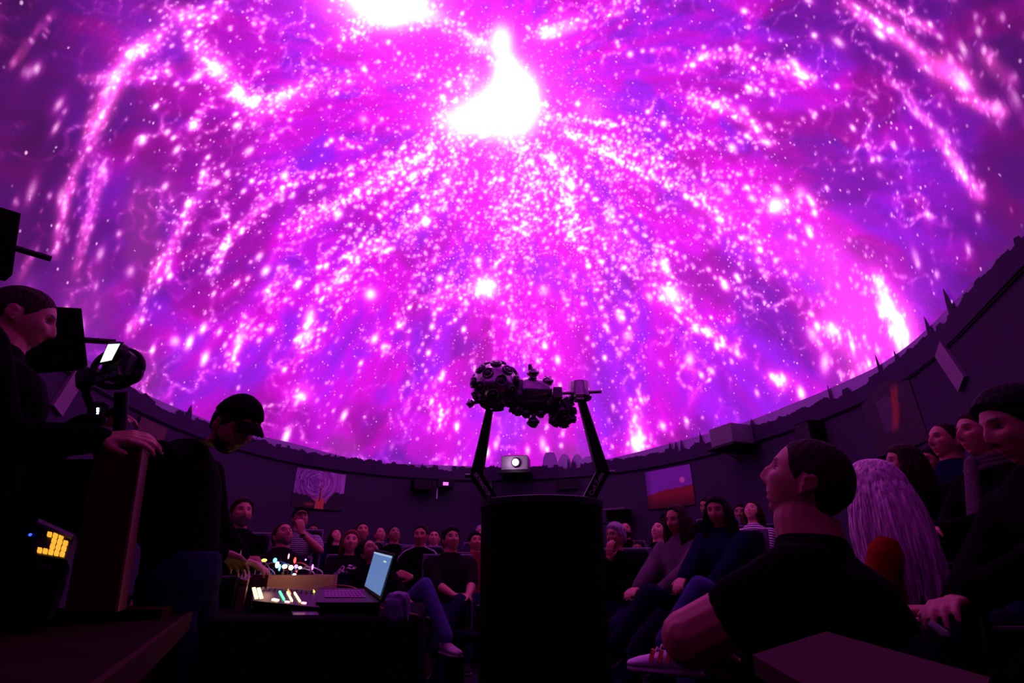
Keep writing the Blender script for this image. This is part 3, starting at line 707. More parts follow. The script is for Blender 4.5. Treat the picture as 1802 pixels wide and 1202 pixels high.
def hair_shell(b, kind, s, near, seed, recede=0.0):
    v, f = ICO[5 if near else 4]
    p = head_surface(v)
    th = {'buzz': .0030, 'short': .009, 'thick': .015, 'long': .014, 'bob': .018, 'bun': .010}[kind]
    n = 0.5 + 0.5 * fbm(v[:, 0] * 6 + 9 + v[:, 2] * 2, v[:, 1] * 6 + 20, seed, 3)
    hl = hairline(p[:, 1], recede)
    if kind in ('long', 'bob'): hl = np.where(p[:, 1] < .045, np.minimum(hl, -.07), hl)
    m = smooth(-.006, .008, p[:, 2] - hl)
    t = (th * (0.55 + 0.6 * n)) * m - .014 * (1 - m)
    if kind == 'thick': t = t + .008 * m * (p[:, 2] > .05)
    q = p + v * t[:, None]
    b.add(q * s, f)

def person(label, px, py, Z, alpha, look=(0, 0), roll=0, lean=12, s=1.0, skin='mid', hair='short', hc='black', fem=False, near=0, shirt='black', sleeve='long', trousers='jeans',
           arms=('lap', 'lap'), legs=('bent', 'bent'), glasses=False, beard=None, hat=None, seat=True, group='seated audience', shoes='dark_shoe', recede=0.0, extra=None, neck=1.0, bulk=1.0, seat_label=None, neckdir=None):
    A = math.radians(alpha)
    F = V(math.sin(A), -math.cos(A), 0); U = V(0, 0, 1); R = np.cross(F, U)
    lam = math.radians(lean)
    t = U * math.cos(lam) - F * math.sin(lam); D = unit(np.cross(R, t)) * -1
    if np.dot(D, F) < 0: D = -D
    H = W(px, py, Z)
    ah, ph = math.radians(look[0]), math.radians(look[1])
    hf = V(math.cos(ph) * math.sin(ah), -math.cos(ph) * math.cos(ah), math.sin(ph))
    hr = unit(np.cross(hf, U)); hu = np.cross(hr, hf)
    ro = math.radians(roll); hr, hu = hr * math.cos(ro) + hu * math.sin(ro), hu * math.cos(ro) - hr * math.sin(ro)
    HM = np.eye(4); HM[:3, 0] = hr; HM[:3, 1] = hf; HM[:3, 2] = hu; HM[:3, 3] = H
    HR3 = HM[:3, :3]
    J = H - hu * .078 * s - hf * .014 * s
    nd = unit(t * .8 + U * .2 + hf * .1) if neckdir is None else unit(F * neckdir[0] + U * neckdir[1])
    Nk = J - nd * .048 * s * neck
    Sc = Nk - t * .040 * s
    Pv = Sc - t * .47 * s
    sw = (.158 if fem else .185) * s * bulk
    floor_z = 0.0
    root = thing('person', label, 'person', (Pv[0], Pv[1], floor_z), group)
    vox = {0: .0088, 1: .0056, 2: .0044}[near]
    # ---- arms
    def ik(a, c, l1, l2, hint):
        d = c - a; L = np.linalg.norm(d)
        if L > (l1 + l2) * .995: c = a + d / L * (l1 + l2) * .995; d = c - a; L = np.linalg.norm(d)
        u = d / L; k = (l1 * l1 - l2 * l2 + L * L) / (2 * L); h = math.sqrt(max(l1 * l1 - k * k, 1e-6))
        n = hint - u * np.dot(hint, u)
        return a + u * k + unit(n) * h, c
    def loc(p): return Pv + (R * p[0] + F * p[1] + U * p[2]) * s
    ARM = {'lap': ((.08, .27, .09), (.55, .6, -.15), (0, -.3, -1), (0, 0, 1)), 'thigh': ((.13, .36, .10), (-.25, 1, -.15), (.6, -.3, -1), (0, 0, 1)), 'side': ((.27, .24, .13), (-.1, 1, -.15), (.6, -.6, -.4), (0, 0, 1)),
           'cross': ((-.10, .20, .27), (-1, .05, .1), (.8, .1, -1), (0, 1, .3)), 'clasp': ((.05, .30, .16), (-.8, .5, 0), (.7, -.2, -1), (0, .3, 1))}
    bodyb = Buf(); shirtb = Buf(); trb = Buf()
    # head, ears, neck
    v, f = ICO[5 if near else 4]
    hs = head_surface(v, fem) * s
    bodyb.add(hs @ HR3.T + H, f)
    for sx in (-1, 1):
        eb = Buf()
        sphere(eb, (0, 0, 0), (.0065 * s, .016 * s, .030 * s), nu=12, nv=8)
        torus(eb, (sx * .004 * s, 0, .004 * s), (1, 0, 0), .0185 * s, .0045 * s, n=16, m=6, arc=.9)
        sphere(eb, (sx * .002 * s, .002 * s, -.024 * s), (.006 * s, .009 * s, .010 * s), nu=8, nv=6)
        a = math.radians(-sx * 24); rx = np.array([[math.cos(a), -math.sin(a), 0], [math.sin(a), math.cos(a), 0], [0, 0, 1]])
        tl = math.radians(-12); rt = np.array([[1, 0, 0], [0, math.cos(tl), math.sin(tl)], [0, -math.sin(tl), math.cos(tl)]])
        ev = (eb.verts() * [1, .8, 1]) @ rt.T @ rx.T + V(sx * .0755, -.010, -.006) * s
        bodyb.add(ev @ HR3.T + H, eb.f)
    nr = (.050 if fem else .061) * s * (bulk ** .5)
    loft(bodyb, [(J + hu * .02 * s, R * nr * .9, hf * nr), (J - t * .01 * s, R * nr * .96, D * nr * 1.02), (Nk, R * nr * 1.08, D * nr * 1.1), (Nk - t * .025 * s, R * nr * 1.35, D * nr * 1.12), (Sc - t * .05 * s, R * .11 * s, D * .07 * s), (Sc - t * .18 * s, R * .10 * s, D * .07 * s)], 16)
    # torso shirt
    bk = bulk
    if fem: prof = [(-.08, .155, .105), (.02, .165, .12), (.14, .135, .105), (.24, .142, .118), (.33, .155, .132), (.42, .155, .100), (.470, .125, .076), (.500, .082, .064), (.520, .058, .056)]
    else: prof = [(-.08, .160, .110), (.02, .168, .125), (.14, .160, .120), (.26, .172, .124), (.35, .184, .122), (.43, .182, .100), (.475, .150, .082), (.505, .100, .074), (.528, .070, .067)]
    loft(shirtb, [(Pv + t * h * s, R * w_ * s * (1 + (bk - 1) * (1 if h < .45 else .3)), D * dd * s * (1 + (bk - 1) * (1.3 if h < .45 else .3))) for h, w_, dd in prof], 20)
    # arms
    for i, sx in enumerate((1, -1)):
        pose = arms[i]
        if isinstance(pose, str): pos, hd, hint, pn = ARM[pose]
        else: pos, hd, hint, pn = pose[:4]
        cl = pose[4] if isinstance(pose, tuple) and len(pose) > 4 else 1.0
        mir = np.array([sx, 1, 1])
        tgt = pos if isinstance(pos, np.ndarray) else loc(np.array(pos) * mir)
        def wv(q):
            if isinstance(q, np.ndarray): return q
            q = np.array(q) * mir; return R * q[0] + F * q[1] + U * q[2]
        hd, hint, pn = unit(wv(hd)), wv(hint), wv(pn)
        S_ = Sc + R * sx * sw * .97 - t * .042 * s
        E_, Wr = ik(S_, tgt, .285 * s, .25 * s, hint)
        ba = .9 + .1 * bk
        ke = max(bk, 1.0) ** 1.2
        capsule(bodyb, S_, E_, .045 * s * bk, .038 * s * ke, 12)
        capsule(bodyb, Sc - t * .05 * s, S_ - t * .012 * s, .028 * s, .034 * s, 10)
        capsule(bodyb, E_, E_ * .65 + Wr * .35, .039 * s * ke, .041 * s * ba, 12); capsule(bodyb, E_ * .65 + Wr * .35, Wr, .041 * s * ba, .026 * s, 12)
        # hand: palm, four fingers, thumb
        pn = unit(pn - hd * np.dot(pn, hd)); sd = np.cross(hd, pn) * sx          # towards the thumb side
        hl = s * (.92 if fem else 1.0)
        for k in range(4):
            off = (.028 - .0185 * k) * hl
            kn = Wr + hd * (.088 - .004 * abs(k - 1)) * hl + sd * off
            capsule(bodyb, Wr + sd * off * .55 + hd * .005, kn, .0155 * hl, .0118 * hl, 8)
            L3 = [.044, .050, .046, .036][k] * hl
            sp = sd * (.5 - .33 * k) * .22
            d1 = unit(hd + sp - pn * .30 * cl); d2 = unit(hd * (1.4 - .4 * cl) + sp * .8 - pn * .85 * cl); d3 = unit(hd * (1.6 - .8 * cl) + sp * .5 - pn * 1.3 * cl)
            a1 = kn + d1 * L3; a2 = a1 + d2 * L3 * .62; a3 = a2 + d3 * L3 * .5
            capsule(bodyb, kn, a1, .0098 * hl, .0088 * hl, 8); capsule(bodyb, a1, a2, .0088 * hl, .0080 * hl, 8); capsule(bodyb, a2, a3, .0080 * hl, .0068 * hl, 8)
        tb = Wr + hd * .022 * hl + sd * .026 * hl; t1 = tb + unit(hd * .8 + sd * .75 - pn * .3) * .042 * hl; t2 = t1 + unit(hd + sd * .3 - pn * .4) * .034 * hl
        capsule(bodyb, tb, t1, .0155 * hl, .0115 * hl, 8); capsule(bodyb, t1, t2, .0110 * hl, .0088 * hl, 8)
        # sleeve
        ar = 1.0 if sleeve != 'loose' else 1.25
        if sleeve in ('long', 'loose'):
            cu = Wr - unit(Wr - E_) * .012
            capsule(shirtb, S_, E_, .056 * s * bk * ar, .050 * s * ba * ar, 12); capsule(shirtb, E_, cu, .053 * s * ba * ar, .037 * s * ar, 12, ends=1)
        elif sleeve == 'elbow':
            capsule(shirtb, S_, E_, .064 * s * bk, .056 * s * ba, 12, ends=1); capsule(shirtb, E_, E_ + (Wr - E_) * .25, .056 * s * ba, .05 * s * ba, 12, ends=1)
        elif sleeve == 'half':
            capsule(shirtb, S_, S_ + (E_ - S_) * .60, .058 * s * bk, .052 * s * bk, 12, ends=1)
        elif sleeve == 'short':
            capsule(shirtb, S_, S_ + (E_ - S_) * .62, .066 * s * bk, .064 * s * bk, 12, ends=1)
        else:
            capsule(shirtb, Sc, S_ - R * sx * .03, .05 * s, .05 * s, 12)
        if i == 0: RW = (Wr, hd, pn, E_)
        else: LW = (Wr, hd, pn, E_)
    # legs
    LEG = {'bent': ((.12, .47, None), (0, .4, 1)), 'wide': ((.22, .45, None), (.35, .4, 1)), 'out': ((.13, .70, None), (0, .3, 1)), 'over': ((-.16, .60, -.22), (.35, .5, 1)), 'under': ((.02, .46, None), (0, .4, 1))}
    shoeb = []
    loft(trb, [(Pv + U * .10 * s, R * .155 * s * bk, F * .115 * s * bk), (Pv, R * .178 * s * bk, F * .135 * s * bk), (Pv - U * .09 * s, R * .165 * s * bk, F * .12 * s * bk)], 16)
    for i, sx in enumerate((1, -1)):
        pose = legs[i]; pos, hint = LEG[pose] if isinstance(pose, str) else pose
        hip = Pv + R * sx * .088 * s
        if isinstance(pos, np.ndarray): an = pos
        else:
            an = Pv + (R * sx * pos[0] + F * pos[1]) * s
            an[2] = floor_z + .085 if pos[2] is None else Pv[2] + pos[2] * s
        hint = hint if isinstance(hint, np.ndarray) else R * hint[0] * sx + F * hint[1] + U * hint[2]
        K, An = ik(hip, an, .45 * s, .44 * s, hint)
        capsule(trb, hip, K, .090 * s * (.5 + .5 * bk), .066 * s, 12); capsule(trb, K, An + U * .02, .064 * s, .056 * s, 12, ends=1)
        up = unit(K - An); fd = unit(F - up * np.dot(F, up)) if not isinstance(pos, np.ndarray) else unit(F)
        if pose == 'over': fd = unit(F * .8 - R * sx * .3 - U * .35)
        fu = U if pose != 'over' else unit(up)
        fu = unit(fu - fd * np.dot(fu, fd)); fs = np.cross(fd, fu)
        sb = Buf(); base = An - fu * .075 * s
        L_ = [(-.075, .022, .045), (-.06, .034, .07), (-.01, .036, .085), (.05, .040, .062), (.11, .046, .045), (.16, .043, .034), (.195, .028, .022)]
        loft(sb, [(base + fd * a * s + fu * hgt * .5 * s, fs * w_ * s, fu * hgt * .52 * s) for a, w_, hgt in L_], 14)
        so = Buf(); loft(so, [(base + fd * a * s - fu * .004 * s, fs * (w_ + .005) * s, fu * .014 * s) for a, w_, hgt in L_], 14)
        capsule(sb, An - fu * .02, An + up * .05 * s, .038 * s, .042 * s, 10)
        shoeb.append((sb, so))
    # ---- objects
    def soft(o, vx, it=4, sm=.5):
        r = o.modifiers.new('merge', 'REMESH'); r.mode = 'VOXEL'; r.voxel_size = vx; r.use_smooth_shade = True
        k = o.modifiers.new('soften', 'SMOOTH'); k.factor = sm; k.iterations = it
    o = put('body', bodyb, SKIN[skin], root, HM); soft(o, vox, 2, .4)
    TM = np.eye(4); TM[:3, 0] = R; TM[:3, 1] = D; TM[:3, 2] = t; TM[:3, 3] = Sc
    o = put('shirt', shirtb, CL[shirt], root, TM); soft(o, .0165 if near == 0 else .012, 4, .6)
    TP = TM.copy(); TP[:3, 3] = Pv
    o = put('trousers', trb, CL[trousers], root, TP); soft(o, .020 if near == 0 else .015, 4, .6)
    for sb, so in shoeb:
        a = put('shoe', sb, CL[shoes], root, smooth=True); put('sole', so, CL['sole'], a, smooth=True)
    # eyes
    sock = head_surface(unit_rows(np.array([[.031, y_, .006] for y_ in np.linspace(.05, .12, 5)])), fem)
    ey = sock[:, 1].max() - .0082
    for sx in (-1, 1):
        b = Buf(); sphere(b, (0, 0, 0), (.0118 * s, .0110 * s, .0058 * s), nu=12, nv=8)
        EM = HM.copy(); EM[:3, 3] = H + HR3 @ (V(sx * .031, ey, .005) * s)
        b2 = Buf(); b2.add(b.verts() @ EM[:3, :3].T + EM[:3, 3], b.f)
        put('eye', b2, M['eye_w'], root, EM, smooth=True)
    def on_head(b): 
        c = Buf(); c.add(b.verts() @ HR3.T + H, b.f); return c
    seed = int(px * 7 + py) % 900
    if hair not in ('bald', None):
        b = Buf(); kind = hair if hair in ('buzz', 'short', 'thick', 'long', 'bob', 'bun') else 'short'
        hair_shell(b, kind, s, near, seed, recede); b = on_head(b)
        rg = np.random.default_rng(seed)
        if hair in ('long', 'bob'):
            nst = {0: 70, 1: 330, 2: 330}[near]; Lh = (.20 if hair == 'bob' else .46 if near else .36) * s
            for k in range(nst):
                a = rg.uniform(-2.25, 2.25) if hair == 'long' else rg.uniform(-2.2, 2.2)     # angle from the back of the head
                z0 = rg.uniform(.0, .09)
                d0 = unit([math.sin(a) * math.cos(z0 * 8), -math.cos(a) * math.cos(z0 * 8), math.sin(z0 * 8)])
                p0 = head_surface(d0[None], fem)[0] * 1.06 * s
                out = HR3 @ V(math.sin(a), -math.cos(a), 0); p0 = H + HR3 @ p0
                L1 = Lh * rg.uniform(.75, 1.05)
                side = 0.5 + 0.5 * abs(math.sin(a))
                pts = [p0]; q = p0.copy()
                for j in range(7):
                    g_ = -U * .9 + out * ((.42 if near else .34) - .14 * j) * side + rg.normal(0, .035, 3)
                    q = q + unit(g_) * L1 / 7; pts.append(q.copy())
                rr_ = s * (.0072 if near else .011)
                tube(b, pts, [rr_ * .8, rr_, rr_, rr_ * 1.05, rr_, rr_ * .9, rr_ * .7, rr_ * .2], 5)
        if hair == 'bun':
            sphere(b, H - hf * .115 * s + hu * .03 * s, .035 * s, nu=12, nv=8)
        put('hair', b, HAIR[hc], root, HM, smooth=True)
    if beard:
        v, f = ICO[4]; p = head_surface(v, fem)
        m = smooth(-.040, -.052, p[:, 2]) * smooth(-.01, .02, p[:, 1]) * (1 - .95 * G(p[:, 0], p[:, 2], 0, -.068, .022, .009))
        m = np.maximum(m, smooth(.012, .0, p[:, 2]) * smooth(.0, .012, p[:, 1]) * smooth(.035, .02, p[:, 1]))
        th = .0018 if beard[0] == 'stubble' else .010
        th = th * (.5 + .9 * fbm(v[:, 0] * 9 + 5, v[:, 2] * 9 + 5, 700, 3))
        q = p + v * (th * m - .01 * (1 - m))[:, None]
        b = Buf(); b.add(q * s, f); put('beard', on_head(b), HAIR[beard[1]], root, HM, smooth=True)
    if glasses:
        b = Buf()
        for sx in (-1, 1):
            torus(b, V(sx * .033, .098, .004) * s, (sx * .12, 1, 0), .023 * s, .0016 * s, 20, 5)
            tube(b, [V(sx * .057, .094, .010) * s, V(sx * .074, .07, .010) * s, V(sx * .079, -.005, .008) * s, V(sx * .078, -.02, -.006) * s], .0015 * s, 5)
        tube(b, [V(-.011, .102, .010) * s, V(0, .105, .012) * s, V(.011, .102, .010) * s], .0015 * s, 5)
        put('glasses', on_head(b), M['black'], root, HM, smooth=True)
    if hat:
        b = Buf()
        v, f = ICO[4]; p = head_surface(v, fem)
        m = smooth(-.004, .004, p[:, 2] - np.interp(p[:, 1], [-.1, 0, .09], [.0, .030, .062]))
        q = p * (1 + .0 * m)[:, None] + v * (.016 * m - .016 * (1 - m))[:, None]
        q[:, 2] += .006 * m
        b.add(q * s, f)
        hb = on_head(b); ho = put('cap', hb, CL[hat], root, HM, smooth=True)
        if hat != 'beanie':
            b = Buf(); n = 15; vs = []
            for lay in (0, .0035):
                for k in range(n):
                    a = math.radians(-62 + 124 * k / (n - 1))
                    for q_ in (.0, .5, 1.0):
                        rx, ry = (.074 + .004 * q_) * s, (.098 + .068 * q_ * math.cos(a) ** .6) * s
                        vs.append(V(rx * math.sin(a), ry * math.cos(a) ** (.8), (.064 - .026 * q_ ** 1.3 * math.cos(a) - .016 * abs(math.sin(a)) - lay) * s))
            f = []
            m3 = n * 3
            for k in range(n - 1):
                for j in range(2):
                    i0 = k * 3 + j
                    f.append((i0, i0 + 3, i0 + 4, i0 + 1)); f.append((m3 + i0, m3 + i0 + 1, m3 + i0 + 4, m3 + i0 + 3))
                f.append((k * 3 + 2, k * 3 + 5, m3 + k * 3 + 5, m3 + k * 3 + 2)); f.append((k * 3 + 3, k * 3, m3 + k * 3, m3 + k * 3 + 3))
            b.add(vs, f)
            put('brim', on_head(b), CL[hat], ho, HM, smooth=True)
    if seat:
        make_seat(Pv, F, R, lam, s, 'dark theatre seat holding the ' + (seat_label or label), low=(seat == 'low'))
    return dict(root=root, H=H, R=R, F=F, U=U, t=t, D=D, Sc=Sc, P=Pv, s=s, RW=RW, LW=LW, HM=HM, on_head=on_head, hf=hf, hu=hu, hr=hr)
def unit_rows(a): return a / np.linalg.norm(a, axis=1)[:, None]

def make_seat(P, F, R, lam, s, label, group='audience seats', low=False):
    U = V(0, 0, 1); F = unit(F)
    root = thing('theatre_seat', label, 'seat', (P[0], P[1], 0), group)
    t = U * math.cos(lam) - F * math.sin(lam); Dn = np.cross(t, R); Dn = Dn if np.dot(Dn, F) > 0 else -Dn
    Rm = np.stack([R, F, U], 1)
    b = Buf(); box(b, P + F * .14 - U * .155, (.50, .50, .10), Rm, .03); put('seat', b, M['seat_cloth'], root, smooth=False, auto=40)
    Rb = np.stack([R, Dn, t], 1); c = P - Dn * .185
    if low: c = c - t * .20
    shell = M['black'] if low else M['seat_shell']
    b = Buf(); box(b, c + t * .22, (.48, .07, .68), Rb, .028); put('backrest', b, M['seat_cloth'], root, auto=40)
    b = Buf(); box(b, c + t * .22 - Dn * .045, (.52, .022, .73), Rb, .008); put('back_shell', b, shell, root, auto=40)
    for sx in (-1, 1):
        b = Buf(); box(b, P + R * sx * .285 + F * .10 + U * .06, (.05, .38, .035), Rm, .01); box(b, P + R * sx * .285 + F * .02 - U * .1, (.03, .08, .30), Rm, .005)
        put('armrest', b, M['black'], root, auto=40)
    h = P[2] - .20
    b = Buf(); box(b, V(P[0], P[1], 0) + F * .06 + U * h / 2, (.30, .14, h), Rm, .01); box(b, V(P[0], P[1], .015) + F * .06, (.36, .34, .03), Rm, .01)
    put('base', b, M['black'], root, auto=40)
    return root

def stripes(name, a, c, scale):
    m = material(name, a, .9); nt = m.node_tree; N = nt.nodes; L = nt.links
    tc = N.new('ShaderNodeTexCoord'); w = N.new('ShaderNodeTexWave'); w.bands_direction = 'Z'; w.inputs['Scale'].default_value = scale; w.inputs['Distortion'].default_value = 1.5
    L.new(tc.outputs['Object'], w.inputs['Vector'])
    mx = N.new('ShaderNodeMix'); mx.data_type = 'RGBA'; mr = N.new('ShaderNodeMapRange'); mr.inputs['From Min'].default_value = .4; mr.inputs['From Max'].default_value = .6
    L.new(w.outputs['Fac'], mr.inputs['Value']); L.new(mr.outputs[0], mx.inputs[0]); mx.inputs[6].default_value = (*a, 1); mx.inputs[7].default_value = (*c, 1)
    L.new(mx.outputs[2], N['Principled BSDF'].inputs['Base Color'])
    return m
def printed(name, base, c):
    """a tee with a scribbled pale print on the chest, in chest coordinates"""
    m = cloth(name, base); nt = m.node_tree; N = nt.nodes; L = nt.links
    tc = N.new('ShaderNodeTexCoord'); s = N.new('ShaderNodeVectorMath'); s.operation = 'SUBTRACT'; s.inputs[1].default_value = (-.03, .12, -.14); L.new(tc.outputs['Object'], s.inputs[0])
    d = N.new('ShaderNodeVectorMath'); d.operation = 'DIVIDE'; d.inputs[1].default_value = (.11, .08, .085); L.new(s.outputs[0], d.inputs[0])
    l = N.new('ShaderNodeVectorMath'); l.operation = 'LENGTH'; L.new(d.outputs[0], l.inputs[0])
    nz = N.new('ShaderNodeTexNoise'); nz.inputs['Scale'].default_value = 26; nz.inputs['Detail'].default_value = 2; nz.inputs['Distortion'].default_value = 1.5; L.new(tc.outputs['Object'], nz.inputs['Vector'])
    a = N.new('ShaderNodeMath'); a.operation = 'LESS_THAN'; a.inputs[1].default_value = 1.0; L.new(l.outputs['Value'], a.inputs[0])
    g = N.new('ShaderNodeMath'); g.operation = 'GREATER_THAN'; g.inputs[1].default_value = .54; L.new(nz.outputs['Fac'], g.inputs[0])
    mu = N.new('ShaderNodeMath'); mu.operation = 'MULTIPLY'; L.new(a.outputs[0], mu.inputs[0]); L.new(g.outputs[0], mu.inputs[1])
    mx = N.new('ShaderNodeMix'); mx.data_type = 'RGBA'; L.new(mu.outputs[0], mx.inputs[0]); mx.inputs[6].default_value = (*base, 1); mx.inputs[7].default_value = (*c, 1)
    L.new(mx.outputs[2], N['Principled BSDF'].inputs['Base Color'])
    return m
CL = {'black': cloth('black_cotton', (.0016, .0014, .0018)), 'soft_black': cloth('soft_black_knit', (.007, .005, .006)), 'navy': cloth('navy_knit', (.004, .005, .022)), 'jeans': cloth('blue_denim', (.014, .012, .045)),
      'dark_jeans': cloth('dark_denim', (.010, .009, .032)), 'black_trousers': cloth('black_trousers', (.0018, .0016, .002)), 'grey_shirt': cloth('grey_shirt', (.085, .055, .075)), 'maroon': cloth('maroon_tee', (.11, .010, .018)),
      'orange': cloth('orange_top', (.20, .017, .006)), 'striped': stripes('striped_jersey', (.012, .01, .02), (.30, .24, .30), 16), 'wide_striped': stripes('white_striped_jersey', (.015, .01, .02), (.55, .45, .55), 12),
      'printed': printed('printed_black_tee', (.005, .004, .005), (.55, .35, .45)), 'dark_shoe': cloth('dark_shoe_leather', (.018, .012, .014)), 'light_shoe': cloth('light_shoe_leather', (.26, .17, .21)), 'white_shoe': cloth('white_shoe_leather', (.62, .50, .60)),
      'sole': cloth('rubber_sole', (.20, .15, .18)), 'cap': cloth('black_cap', (.006, .005, .006)), 'beanie': cloth('black_beanie', (.006, .005, .006)), 'brown': cloth('brown_knit', (.045, .022, .03)), 'teal_jeans': cloth('faded_denim', (.05, .045, .15)),
      'dark_purple': cloth('dark_purple_top', (.02, .012, .04)), 'white_cloth': cloth('white_cotton', (.55, .45, .55))}

# ------------------------------------------------------------------ people: the audience left of the projector
PPL = {}
PPL['bearded'] = person('bearded man in a dark sweatshirt, arms folded, looking up at far left of seats', 424, 905, 4.5, 15, (42, 16), lean=8, s=1.08, hair='thick', hc='brown', beard=('full', 'greybeard'), arms=('cross', 'cross'), shirt='black', seat_label='bearded man with folded arms', recede=.012)
PPL['cap_man'] = person('man in a dark cap and striped jersey with one hand over his mouth', 528, 914, 5.5, 20, (32, 22), lean=8, s=1.0, hair='short', hc='brown', hat='cap', arms=('lap', ((.05, .20, .47), (-.35, -.1, .9), (.9, .2, -.8), (0, 1, .1))), shirt='striped', sleeve='short', seat_label='man in the cap')
PPL['glasses_man'] = person('man in glasses with grey stubble looking up behind the lit cables', 497, 945, 4.45, 20, (48, 34), lean=26, s=1.0, hair='short', hc='brown', glasses=True, beard=('stubble', 'greybeard'), shirt='soft_black', arms=('lap', 'lap'), seat_label='man in glasses behind the cables', recede=.01)
person('person in glasses half hidden behind the hand of the man in the cap', 550, 938, 6.9, 10, (20, 15), s=1.0, skin='dark', hair='short', hc='black', glasses=True, shirt='navy', seat_label='half hidden person in glasses')
person('pale woman with dark hair looking steeply up behind the auburn haired woman', 590, 946, 7.0, 10, (40, 42), s=.95, fem=True, skin='pale', hair='bob', hc='brown', shirt='black', seat_label='pale woman looking steeply up')
PPL['auburn'] = person('woman with auburn hair in a black tee with a pale chest print', 617, 956, 5.1, 8, (16, 20), lean=14, s=.98, fem=True, skin='pale', hair='bob', hc='red', shirt='printed', sleeve='short', arms=('thigh', 'lap'), seat_label='woman with auburn hair')
person('dark haired person in the back row, face raised, left of the balding man', 637, 937, 6.3, 5, (22, 22), s=1.0, skin='mid', hair='short', hc='black', fem=True, shirt='black', seat_label='dark haired person left of the balding man')
person('balding man in the back row looking up past the laptop', 668, 943, 7.4, 0, (38, 30), s=1.0, skin='mid', hair='buzz', hc='stub', recede=.04, shirt='black', seat_label='balding man in the back row')
person('dark haired man in the back row right of the balding man', 693, 943, 6.5, 10, (26, 34), s=1.0, skin='dark', hair='short', hc='black', shirt='black', seat_label='dark haired man right of the balding man')
PPL['slouch'] = person('slouching person in round glasses and jeans behind the laptop', 648, 973, 4.5, 36, (45, 40), roll=-22, lean=30, s=1.0, fem=True, skin='mid', hair='short', hc='black', glasses=True, shirt='black', trousers='teal_jeans', arms=(((.0, .30, .17), (-.7, .6, .2), (.6, 0, -1), (0, .2, 1)), ((.10, .40, .14), (-.3, 1, -.25), (.6, 0, -1), (0, .1, 1))),
       legs=('bent', (W(786, 1128, 3.85), V(.35, -.2, 1))), shoes='light_shoe', seat_label='slouching person in round glasses')
PPL['track'] = person('man in a dark track jacket with white piping facing forward', 741, 943, 5.9, 0, (-4, 4), lean=4, s=1.05, skin='mid', hair='short', hc='black', recede=.006, shirt='black', arms=('lap', ((-.02, .24, .22), (-.8, .3, .3), (.7, -.2, -1), (0, 1, .3))), seat_label='man in the track jacket')
person('person in glasses behind the shoulder of the track jacket man', 764, 948, 7.0, 0, (5, 20), s=1.0, skin='pale', hair='short', hc='black', glasses=True, shirt='black', seat_label='person behind the track jacket man')
PPL['sweater'] = person('man in a black sweater and dark jeans, hands on his crossed leg', 793, 951, 5.2, 12, (26, 18), lean=10, s=1.05, skin='mid', hair='thick', hc='black', shirt='soft_black', sleeve='elbow', trousers='dark_jeans', arms=(((.0, .34, .17), (-.9, .3, .05), (1, -.2, -.8), (0, .1, 1)), ((.12, .38, .16), (-.8, .5, 0), (1, -.2, -.6), (0, .1, 1))), legs=('bent', 'over'), bulk=1.08, seat_label='man in the black sweater', glasses=False)
person('man in a black cap and maroon tee beside the pedestal', 836, 955, 6.2, 10, (22, 16), s=1.0, skin='mid', hair='short', hc='black', hat='beanie', shirt='maroon', sleeve='short', seat_label='man in the maroon tee')
person('person barely seen at the left edge of the pedestal in the back row', 846, 940, 7.2, 0, (10, 20), s=1.0, skin='pale', hair='short', hc='grey', shirt='dark_purple', seat_label='back row person at the pedestal edge')
# ------------------------------------------------------------------ right of the projector
PPL['grey'] = person('person with short grey hair and glasses, hand to the mouth', 1084, 945, 4.9, -30, (-52, 8), lean=6, s=1.02, fem=True, skin='mid', hair='thick', hc='grey', glasses=True, shirt='black', arms=(((-.02, .24, .44), (-.2, .15, 1), (.8, .1, -1), (0, 1, -.2)), ((-.10, .24, .22), (-1, .15, .1), (.6, 0, -1), (0, 1, .3))), trousers='dark_jeans', seat_label='person with short grey hair', hat=None)
person('bearded bald man in the back row looking up right of the grey haired person', 1101, 936, 6.9, -10, (-12, 30), s=1.0, skin='mid', hair='buzz', hc='stub', recede=.03, beard=('full', 'brown'), shirt='black', seat_label='bearded bald man in the back row')
person('child with cropped hair low between the seats', 1122, 966, 6.0, -15, (-15, -5), s=.82, skin='mid', hair='buzz', hc='stub', shirt='black', seat_label='child between the seats')
person('young man with head tipped back looking up beside the long haired man', 1161, 938, 5.3, -40, (-48, 36), lean=18, s=.98, skin='pale', hair='short', hc='black', shirt='black', seat_label='young man with head tipped back')
person('person in a dark hat behind the long haired man', 1174, 922, 6.5, -30, (-35, 5), s=1.0, skin='mid', hair='short', hc='black', hat='cap', shirt='black', seat_label='person in the dark hat')
PPL['longhair'] = person('man with receding long hair in a grey shirt and vest, gazing left', 1193, 917, 4.4, -52, (-58, -2), lean=10, s=1.08, skin='mid', hair='long', hc='brown', recede=.030, shirt='grey_shirt', sleeve='loose', trousers='dark_jeans', arms=(((.10, .42, .12), (-.3, 1, -.1), (.6, -.2, -1), (0, 0, 1)), ((.06, .36, .12), (-.5, .8, -.1), (.7, -.2, -1), (0, 0, 1))), legs=('out', 'over'), shoes='dark_shoe', seat_label='man with receding long hair')
person('person with tied hair behind the woman in navy', 1246, 893, 5.9, -40, (-55, 0), s=1.0, skin='mid', hair='bun', hc='black', glasses=True, shirt='black', seat_label='person with tied hair', fem=True)
PPL['navy'] = person('dark haired woman in a navy sweater with her hand on her lap', 1264, 900, 4.1, -48, (-40, -4), lean=10, s=1.06, fem=True, skin='mid', hair='long', hc='black', shirt='navy', sleeve='loose', trousers='teal_jeans', arms=(((.08, .44, .14), (-.2, 1, -.3), (.5, -.3, -1), (0, 0, 1)), ((.06, .36, .10), (-.3, 1, -.1), (.7, -.2, -1), (0, 0, 1))), legs=('bent', 'over'), seat_label='woman in the navy sweater')
